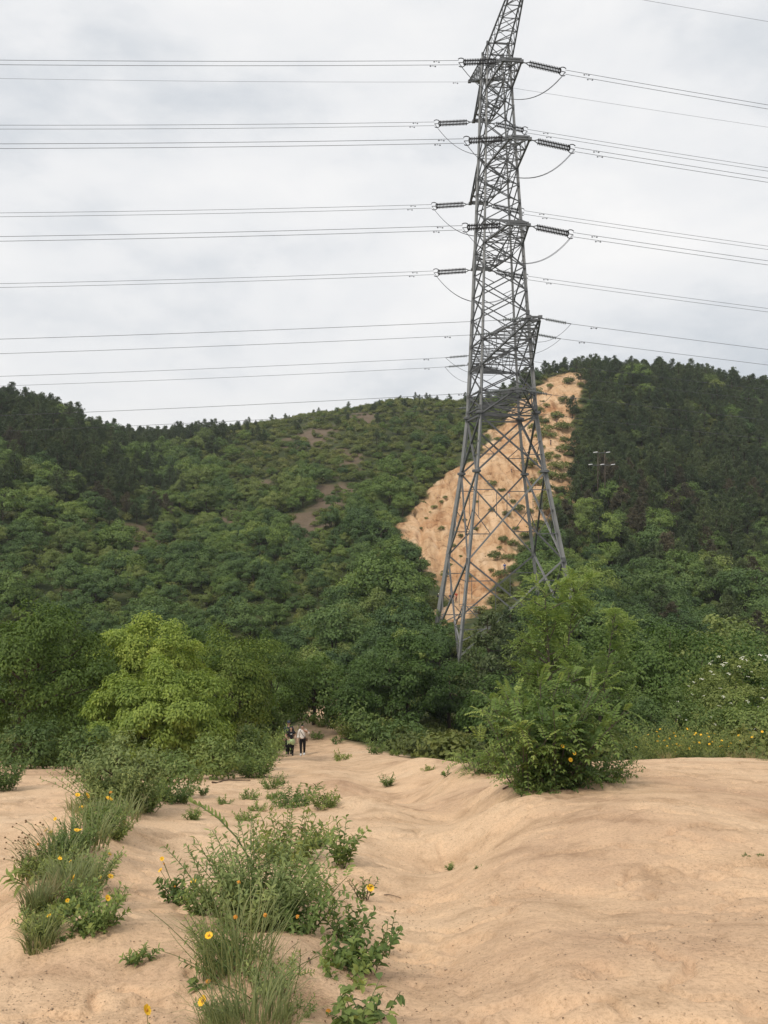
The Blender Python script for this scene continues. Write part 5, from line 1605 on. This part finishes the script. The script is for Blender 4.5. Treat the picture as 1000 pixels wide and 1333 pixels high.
# shrubs left of the track
S = 'shrub'
herb(S, 'feathery grey green shoots round the dense bush behind the daisies', 150, 1052, 88, 112, 7, 901, 'weed_blue', .36, cat=S, dens=2.0)
herb(S, 'low leafy shrub right of the feathery one', 190, 1056, 42, 60, 7, 902, 'weed', .4, cat=S)
herb(S, 'small shrub under the round tree canopy', 225, 1044, 36, 60, 7, 903, 'weed_dark', cat=S)
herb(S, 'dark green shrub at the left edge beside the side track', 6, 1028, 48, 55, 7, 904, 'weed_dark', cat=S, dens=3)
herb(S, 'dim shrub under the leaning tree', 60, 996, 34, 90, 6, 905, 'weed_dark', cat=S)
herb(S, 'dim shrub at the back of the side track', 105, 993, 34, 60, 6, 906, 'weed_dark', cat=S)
herb(S, 'bright green shrub beside the walkers', 333, 1012, 52, 66, 6, 907, 'weed', .42, cat=S, dens=3.2)
herb(S, 'small round shrub in front of the bright green one', 354, 1027, 22, 30, 5, 908, 'weed', cat=S)
herb(S, 'loose shrub at right foot of the round tree', 285, 1008, 38, 56, 6, 909, 'weed', cat=S)
herb(S, 'leafy shrub brushing past the walkers', 345, 985, 45, 56, 6, 910, 'weed', cat=S, dens=3)
herb(S, 'pale shrub at the right bend of the track', 452, 962, 34, 34, 5, 911, 'weed_pale', cat=S)
herb(S, 'little shrub on the sand bank behind the white shirt', 420, 946, 16, 22, 5, 912, 'weed', cat=S)
herb(S, 'low shrub behind the fern-like shrub', 580, 985, 26, 60, 6, 913, 'weed_dark', cat=S)

# dense rounded bushes in front of and beside the round tree
def dense_bush(label, px, py, hpx, wpx, leafpx, seed, mat, n_clump=46, dens=5.0):
    p = hit(px, py); k = p.y / F; h, w = hpx * k, wpx * k * .5
    n = int(dens * (hpx * wpx * .75) / (leafpx * leafpx * .4 * .6) / n_clump)
    return grown_tree('bush', label, 'bush', p, (w, w * .8, h * .56), h * .46, .03, n_clump, max(n, 20), min(w, h) * .30, leafpx * k, leafpx * k * .42, mat, seed, droop=.15, low=-.8, young=.35, n_main=10)
dense_bush('dense grey green bush behind the yellow daisies', 152, 1047, 84, 104, 6, 1201, 'weed_blue')
dense_bush('low dense bush under the right side of the round tree', 222, 1036, 56, 84, 6, 1202, 'weed')
dense_bush('leafy bush at the right foot of the round tree', 278, 1014, 58, 62, 6, 1203, 'weed')
dense_bush('bushy green clump between round tree and walkers', 322, 1004, 56, 62, 6, 1204, 'weed')
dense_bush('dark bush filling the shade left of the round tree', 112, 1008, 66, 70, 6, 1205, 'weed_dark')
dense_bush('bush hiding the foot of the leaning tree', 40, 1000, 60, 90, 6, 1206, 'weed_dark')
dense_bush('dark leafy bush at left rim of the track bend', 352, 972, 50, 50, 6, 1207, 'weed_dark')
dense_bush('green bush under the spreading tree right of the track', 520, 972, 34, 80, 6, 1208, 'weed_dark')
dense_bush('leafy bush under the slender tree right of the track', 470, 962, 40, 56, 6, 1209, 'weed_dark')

# strip of flowers and grass on the left
FC = dict(name='flower_clump', cat='flower')
tuft('flowering clump with yellow daisies at the top of the left strip', 150, 1066, 42, 95, 911, 420, 1.7, flowers=((101, 1035, 7, fy), (114, 1036, 9, fy), (142, 1040, 10, fy), (107, 1051, 8, fy), (117, 1067, 9, fy, -.15), (144, 1030, 6, fo)), **FC)
tuft('grassy clump with a few yellow daisies below the feathery shrub', 108, 1098, 55, 95, 912, 460, 1.9, flowers=((100, 1081, 8, fy, -.2), (66, 1084, 7, fy), (60, 1081, 7, fy), (67, 1088, 6, fy), (72, 1066, 5, fy)), **FC)
tuft('grassy clump with brown seed heads on the left strip', 72, 1128, 58, 85, 913, 480, 2.0, flowers=((50, 1098, 6, fo), (78, 1117, 6, fy, -.1)), seeds=[(rng.uniform(15, 60), rng.uniform(1068, 1112)) for _ in range(24)], **FC)
tuft('leaning clump of seed heads at the left rim of the strip', 45, 1142, 50, 55, 914, 240, 2.0, flowers=((39, 1133, 7, fo, -.1), (38, 1147, 6, fy, -.15)), seeds=[(rng.uniform(5, 45), rng.uniform(1085, 1130)) for _ in range(18)], **FC)
herb('weed', 'broad-leaved weed at lower left end of the flower strip', 42, 1146, 30, 58, 24, 915, 'weed', .26, stems=9)
tuft('blue green grassy tuft in the middle of the left strip', 92, 1163, 58, 100, 916, 560, 1.8, flowers=((96, 1143, 10, fy, -.12), (78, 1118, 6, fy)))
herb(S, 'leafy blue green bush at the right of the left strip', 126, 1150, 58, 56, 10, 917, 'weed_blue', .42, cat=S, flowers=((144, 1141, 8, fy, -.1), (130, 1142, 6, fy, -.15), (143, 1112, 5, fy)))
tuft('dry pale tuft on the left strip', 66, 1172, 36, 60, 918, 300, 1.8, 'dry_grass')
tuft('olive grass tuft under the seed heads', 46, 1182, 42, 45, 919, 300, 1.8)
herb('weed', 'bright leafy weed with a yellow flower low on the left strip', 128, 1207, 56, 78, 11, 920, 'weed', .5, dens=3, flowers=((140, 1169, 9, fy, -.05),))
herb('weed', 'pale green low weed at the end of the left strip', 103, 1215, 18, 36, 10, 921, 'weed_dark', .5)
tuft('tiny dry tuft right of the bright leafy weed', 158, 1172, 24, 24, 922, 70, 1.5)
tuft('green grass tuft at the lower tip of the left strip', 52, 1233, 46, 52, 923, 320, 2.0)
herb('weed', 'grey leafy weed above the lower tip of the left strip', 52, 1206, 34, 56, 10, 924, 'weed_blue', .4)
herb('weed', 'small sprig by the lower tip of the left strip', 75, 1223, 10, 24, 9, 925, 'weed_dark', .5, stems=3)
for k in range(9):
    tuft('short grass tuft between feathery shrub and flower strip', 95 + k * 10 + rng.uniform(-8, 8), 1052 + rng.uniform(-10, 12), 24, 40, 930 + k, 130, 1.6, group='short tufts below the feathery shrub')

for k, (a, b, hh, ww, lf, mt) in enumerate([(132, 1078, 34, 50, 7, 'weed'), (96, 1108, 34, 60, 8, 'weed'), (62, 1140, 34, 46, 9, 'weed_pale'), (84, 1150, 36, 44, 9, 'weed'), (104, 1182, 32, 46, 9, 'weed'), (56, 1216, 30, 40, 9, 'weed_pale'),
                                        (150, 1090, 24, 36, 7, 'weed_pale'), (80, 1190, 22, 50, 8, 'weed_pale')]):
    herb('weed', 'leafy bright green weed filling the left flower strip', a, b, hh + 8, ww + 8, lf, 1100 + k, mt, .36, dens=3.4, group='leafy weeds of the left strip', flowers=((a + 8, b - hh * .8, 6, fy),) if k % 2 else ())
# small plants scattered over the sand
herb('weed', 'round dark leafy weed with small yellow flowers, alone on the sand', 233, 1174, 46, 50, 11, 940, 'weed_dark', .62, dens=3, flowers=((252, 1147, 8, fy), (211, 1118, 6, fy), (209, 1133, 7, fy), (228, 1153, 4, fo), (214, 1124, 4, fo)))
herb('weed', 'small bright leafy seedling left of the big grass tuft', 183, 1252, 30, 36, 12, 941, 'weed', .42)
herb('weed', 'dense low weed patch beyond the big central weed', 380, 1049, 22, 75, 7, 942, 'weed', .45, dens=3)
herb('weed', 'bright low weed at right end of the weed patch', 424, 1051, 26, 42, 7, 943, 'weed_pale', .42, dens=3)
herb('weed', 'dark whorled seedling sprouting from the weed patch', 405, 1044, 26, 14, 13, 944, 'weed_dark', .36, stems=3, dens=1.6, leafstart=.55)
herb('weed', 'upright lobed-leaf plant right of the big central weed', 446, 1127, 60, 46, 13, 945, 'weed', .5, dens=3)
herb('weed', 'smaller leafy plant behind the upright lobed-leaf plant', 414, 1104, 32, 32, 10, 946, 'weed_dark', .5)
herb('weed', 'withered brown plant with one bright yellow flower', 474, 1171, 34, 26, 8, 947, 'weed_dark', .4, stems=7, dens=1.2, stem_mat='twig', flowers=((482, 1156, 11, fy, -.05),))
herb('weed', 'low vine-like weed with round leaves right of the grass', 468, 1262, 68, 105, 14, 948, 'weed_dark', .7, dens=2.4)
herb('weed', 'bright twining leaves over the low vine-like weed', 452, 1272, 50, 90, 15, 949, 'weed', .6, dens=1.8)
herb('weed', 'upright dark sprigs at the back of the vine-like weed', 452, 1225, 62, 56, 13, 950, 'weed_dark', .6, dens=2)
herb('weed', 'thin runner with few leaves trailing right from the vine', 503, 1240, 48, 40, 13, 951, 'weed_dark', .55, stems=4, dens=.7)

# broad-leaved plant at the lower edge: its leaves are large enough to be single
def leafy_single(loc, label, seed, n_stem, h, leaf, per, mat, ratio=.6):
    rng = np.random.default_rng(seed)
    root = empty('weed', loc); tag(root, label, 'weed')
    variants = []
    for t in (.25, .45, .65, .85):
        v, q, tt = leaf_ovals(np.zeros((1, 3)), np.array([[0, 1.0, 0]]), np.array([[0, 0, 1.0]]), 1.0, ratio, np.array([t]), .3)
        m_ = mesh_quads('leaf', v, q, {'tint': tt}); m_.materials.append(M[mat]); variants.append(m_)
    g = Geo()
    for i in range(n_stem):
        az = 6.28 * (i + rng.uniform()) / n_stem
        P = curve_pts(rng, (rng.normal(0, .03), rng.normal(0, .03), -.02), az, rng.uniform(.1, .75), h * rng.uniform(.6, 1.1), 7, .4)
        g.tube(P, list(np.linspace(.004, .0015, 7)), 4, False)
        for k in range(per):
            p, tg = along(P, .2 + .8 * (k + rng.uniform()) / per)
            o = link('leaf', variants[rng.integers(0, 4)], None, root)
            o.location = p; s = leaf * rng.uniform(.6, 1.2); o.scale = (s, s, s)
            o.rotation_euler = (rng.uniform(-.5, .45), rng.normal(0, .4), rng.uniform(0, 6.28))
    link('stem', g.mesh('stem'), M['stem'], root)
    return root
leafy_single(hit(462, 1338), 'broad-leaved plant at the lower edge right of the big grass', 960, 11, .24, .060, 9, 'weed')
leafy_single(hit(488, 1325), 'leafy shoots beside the broad-leaved plant at the lower edge', 961, 6, .22, .05, 7, 'weed_dark', .5)
leafy_single(hit(255, 1292), 'small dark broad-leaved seedling left of the grass foot', 962, 4, .10, .05, 4, 'weed_dark')

# big central weed and its grass tufts
herb(S, 'big bushy blue green weed in the middle of the foreground', 338, 1205, 128, 146, 14, 970, 'weed_blue', .36, stems=90, cat=S, dens=4.2, gravity=.3)
herb(S, 'bright bushy weed behind the big blue green one', 374, 1120, 66, 106, 13, 971, 'weed_pale', .34, cat=S, dens=3)
herb(S, 'dark leafy weed at right foot of the big blue green one', 392, 1212, 68, 84, 13, 972, 'weed', .42, cat=S, dens=2.6)
herb(S, 'drooping compound-leaved weed right of the big blue green one', 402, 1180, 60, 110, 14, 973, 'weed', .42, cat=S, compound=5, stems=10, dens=2.2)
herb(S, 'small weed at the left foot of the big blue green one', 262, 1190, 48, 46, 11, 974, 'weed', .45, cat=S)
herb(S, 'thin pale shoots standing left out of the big weed', 296, 1195, 112, 90, 14, 975, 'weed_blue', .3, stems=12, cat=S, dens=1.6)
herb('weed', 'fresh leafy weed at the foot of the tall spiky grass', 300, 1262, 52, 90, 11, 976, 'weed', .4)
herb('weed', 'leafy weed between the two spiky grass tufts', 352, 1290, 50, 76, 11, 977, 'weed_blue', .4, dens=2)
herb('weed', 'fresh shoots left of the tall spiky grass', 278, 1240, 60, 60, 11, 978, 'weed', .34, dens=2)
# the long arching stem
rng2 = np.random.default_rng(976)
b0 = hit(335, 1180); arch = empty('arching_stem', b0); tag(arch, 'long bare arching stem with a leafy tip leaning out to the left', 'weed')
P = np.array([o[:3] for o in flower_offsets(b0, [(335, 1180, 1, fy, 0), (326, 1120, 1, fy, 0), (308, 1090, 1, fy, .02), (285, 1066, 1, fy, .04), (262, 1050, 1, fy, .06), (248, 1044, 1, fy, .08)])])
g = Geo(); g.tube(P, [.007, .0065, .006, .005, .0035, .002], 5); link('stem', g.mesh('stem', True), M['stem'], arch)
Lv = Leaves()
for t in np.linspace(.5, 1, 13):
    p, tg = along(P, t)
    for s in (-1, 1):
        o = norm(np.array([s * .3, rng2.normal(0, .6), .5]) + tg * .6)
        Lv.add([p], [o], [np.array([0, -.4, 1])], .065 * (1.2 - t * .5), .018, rng2.uniform(.4, .9))
link('foliage', Lv.mesh('foliage', True), M['weed_pale'], arch)

tuft('tall spiky grass tuft in front of the big blue green weed', 308, 1262, 112, 130, 980, 330, 2.0, gravity=.95,
     flowers=((272, 1218, 11, fy, -.1), (307, 1192, 9, fo, -.1), (346, 1191, 8, fo, -.1), (386, 1192, 8, fo, 0), (312, 1147, 8, fo, .2)))
tuft('spiky grass tuft at the lower edge of the picture', 332, 1345, 96, 150, 981, 600, 1.6, gravity=1.05)
tuft('thin grass at the left of the lower grass tuft', 285, 1332, 48, 80, 982, 160, 1.4, flowers=((264, 1303, 15, fy, -.03), (271, 1276, 10, fo, .1)))
herb('weed', 'low grey weed beside the lower grass tuft', 290, 1325, 34, 80, 9, 983, 'weed_blue', .35)
herb('weed', 'thin yellow green creeping weed right of the lower tuft', 388, 1318, 28, 60, 8, 984, 'weed_pale', .35, dens=1.2)
herb('weed', 'sparse creeping weed between the grass tufts', 372, 1262, 24, 70, 8, 985, 'weed_pale', .35, dens=1.0)
herb('daisy', 'single open yellow daisy alone on the sand at the lower left', 193, 1336, 10, 14, 9, 986, 'weed', .3, stems=4, dens=1, cat='flower', flowers=((191, 1315, 15, fy, 0),))
herb('daisy', 'withered orange flower lying beside the broad-leaved plant', 427, 1324, 10, 12, 8, 987, 'weed', .3, stems=3, dens=1, cat='flower', flowers=((427, 1314, 11, fo, 0),))
rng = np.random.default_rng(99)
g = Geo()
wis = empty('grass_tuft', hit(325, 1300)); tag(wis, 'long pale grass stalks leaning over the two tufts', 'grass')
for k in range(18):
    P = curve_pts(rng, (rng.normal(0, .08), rng.normal(0, .08), -.02), rng.uniform(0, 6.28), rng.uniform(.1, .8), rng.uniform(.35, .6), 7, .5)
    g.tube(P, list(np.linspace(.0026, .001, 7)), 4, False)
link('stalk', g.mesh('stalk'), M['weed_pale'], wis)

# little tufts further down the track: px, py, height, width in the picture
tiny = [(505, 1024, 18, 22, 'weed_dark', 'lone dark tuft beside the middle of the track'), (582, 1010, 9, 16, 'weed_dark', 'small dark tuft on the sand left of the mound'), (558, 1003, 6, 22, 'weed_pale', 'flat pale tuft near the mound'),
        (490, 982, 22, 32, 'weed', 'leafy tuft at the right of the track below the tower'), (515, 984, 10, 22, 'weed', 'low tuft below the leafy tuft'), (444, 990, 14, 26, 'weed_pale', 'pale weed beside the track in front of the walkers'),
        (265, 1035, 14, 16, 'weed_dark', 'brown-leaved seedling near the round tree'), (325, 1040, 16, 26, 'weed', 'loose weed between the two sandy hollows'), (365, 1022, 10, 22, 'weed_dark', 'small weed under the round shrub'),
        (252, 1067, 20, 26, 'weed', 'small weed left of the arching stem tip'), (238, 1045, 16, 20, 'weed', 'seedling in front of the round tree'), (205, 1040, 20, 40, 'weed_pale', 'short weed at the foot of the round tree'),
        (335, 1056, 14, 22, 'weed', 'weed strip beside the dry twig'), (586, 1133, 14, 12, 'weed', 'tiny seedling on bare sand in the middle right'), (622, 1130, 6, 8, 'weed_dark', 'speck of a seedling beside the tiny one'),
        (972, 1115, 7, 12, 'weed_dark', 'tiny dark sprouts on the right sand'), (989, 1114, 6, 9, 'weed_dark', 'second tiny sprout on the right sand'), (320, 1068, 16, 30, 'weed', 'thin weed beside the round shrub'),
        (545, 978, 14, 40, 'weed', 'grassy weed at the shoulder of the track'), (600, 990, 12, 26, 'weed_pale', 'pale weed by the fern-like shrub'), (412, 962, 12, 20, 'weed', 'weed on the bank right of the white shirt'),
        (438, 968, 10, 20, 'weed_dark', 'dark weed right of the walkers'), (470, 965, 16, 30, 'weed', 'weed below the slender tree'), (290, 1046, 12, 22, 'weed', 'fallen sprig left of the central weed'), (355, 1040, 12, 24, 'weed', 'patchy weed left of the weed patch')]
for k, (a, b, hh, ww, mt, lab) in enumerate(tiny):
    herb('weed', lab, a, b, hh, ww, 5 if hh > 8 else 4, 1000 + k, mt, .42)

# dead twigs lying on the sand
def twig(a, b, label, thick=.012):
    p0, p1 = hit(*a), hit(*b)
    root_l = p0.copy(); pts = []
    for t in np.linspace(0, 1, 8):
        q = lerp(p0, p1, t); q.z = float(H(np.array([q.x]), np.array([q.y]))[0]) + thick * (1 + 1.5 * math.sin(t * 3.14)); pts.append(q - root_l)
    g = Geo(); g.tube(pts, list(np.linspace(thick, thick * .5, 8)), 6)
    o = link('twig', g.mesh('twig', True), M['twig']); o.location = root_l; tag(o, label, 'twig')
twig((276, 1019), (326, 1017), 'dark dead stick lying in front of the round tree', .02)
twig((392, 1079), (407, 1086), 'short curved dead stick behind the upright plant', .010)
twig((500, 1166), (522, 1170), 'thin dry twig right of the yellow flower', .004)
twig((500, 1326), (475, 1331), 'dark stick at the lower edge under the broad-leaved plant', .006)
twig((402, 1249), (404, 1256), 'small brown curled stick on bare sand by the vine', .006)
twig((655, 1028), (672, 1026), 'dry stick at the left foot of the locust mound', .012)

# loose grit: one mass
rng = np.random.default_rng(55)
n = 16000
dd = np.exp(rng.uniform(math.log(3.0), math.log(15), n)); xx = (rng.uniform(-30, 1030, n) - CX) / F * dd
clus = fbm(xx * 1.3, dd * 1.3, 3, 57)
kp = (rng.uniform(size=n) < smooth(-.2, .6, clus) + .08); xx, dd = xx[kp], dd[kp]
zz = H(xx, dd); r_ = np.exp(rng.normal(math.log(.0032), .42, len(xx)))
r_ = np.minimum(r_, .013)
oct_v = np.array([[1, 0, 0], [0, 1, 0], [-1, 0, 0], [0, -1, 0], [0, 0, .75], [0, 0, -.6]], float)
oct_f = np.array([[0, 1, 4], [1, 2, 4], [2, 3, 4], [3, 0, 4], [1, 0, 5], [2, 1, 5], [3, 2, 5], [0, 3, 5]])
ang = rng.uniform(0, 6.28, len(xx)); ca, sa = np.cos(ang), np.sin(ang)
vv = oct_v[None] * (r_[:, None, None] * rng.uniform(.6, 1.3, (len(xx), 6, 1)))
vx = vv[..., 0] * ca[:, None] - vv[..., 1] * sa[:, None]; vy = vv[..., 0] * sa[:, None] + vv[..., 1] * ca[:, None]
V = np.stack([vx + xx[:, None], vy + dd[:, None], vv[..., 2] + zz[:, None] + r_[:, None] * .25], -1).reshape(-1, 3)
Q = (np.arange(len(xx))[:, None, None] * 6 + oct_f[None]).reshape(-1, 3)
o = link('gravel', mesh_quads('gravel', V, Q), M['pebble']); tag(o, 'loose grit and small pebbles strewn on the sand', None, None, 'stuff')
# fallen leaves near the plants
n = 1500
dd = np.exp(rng.uniform(math.log(3.2), math.log(12), n)); px = np.where(rng.uniform(size=n) < .75, rng.normal(400, 120, n), rng.uniform(0, 1000, n)); xx = (px - CX) / F * dd
zz = H(xx, dd) + .006
az = rng.uniform(0, 6.28, n)
v, q, t = leaf_quads(np.stack([xx, dd, zz], -1), np.stack([np.cos(az), np.sin(az), rng.normal(0, .15, n)], -1), np.stack([rng.normal(0, .3, n), rng.normal(0, .3, n), np.ones(n)], -1), rng.uniform(.007, .022, n), rng.uniform(.004, .010, n), np.full(n, .5))
o = link('leaf_litter', mesh_quads('leaf_litter', v, q), M['litter']); tag(o, 'dry fallen leaf bits strewn on the sand', None, None, 'stuff')

# ------------------------------------------------------------------ thin haze in the air round the whole place
g = Geo(); g.box((0, 1240, 15), (16000, 3200, 160))
hz = link('haze', g.mesh('haze')); tag(hz, 'thin pale haze between the viewer and the hills', None, None, 'stuff')
hm = bpy.data.materials.new('haze'); hm.use_nodes = True
hn = hm.node_tree; hn.nodes.clear()
ho = hn.nodes.new('ShaderNodeOutputMaterial'); hv = hn.nodes.new('ShaderNodeVolumePrincipled')
hv.inputs['Color'].default_value = (0.86, 0.90, 0.95, 1); hv.inputs['Density'].default_value = 0.00022; hv.inputs['Anisotropy'].default_value = 0.2
hn.links.new(hv.outputs[0], ho.inputs['Volume'])
hz.data.materials.append(hm)
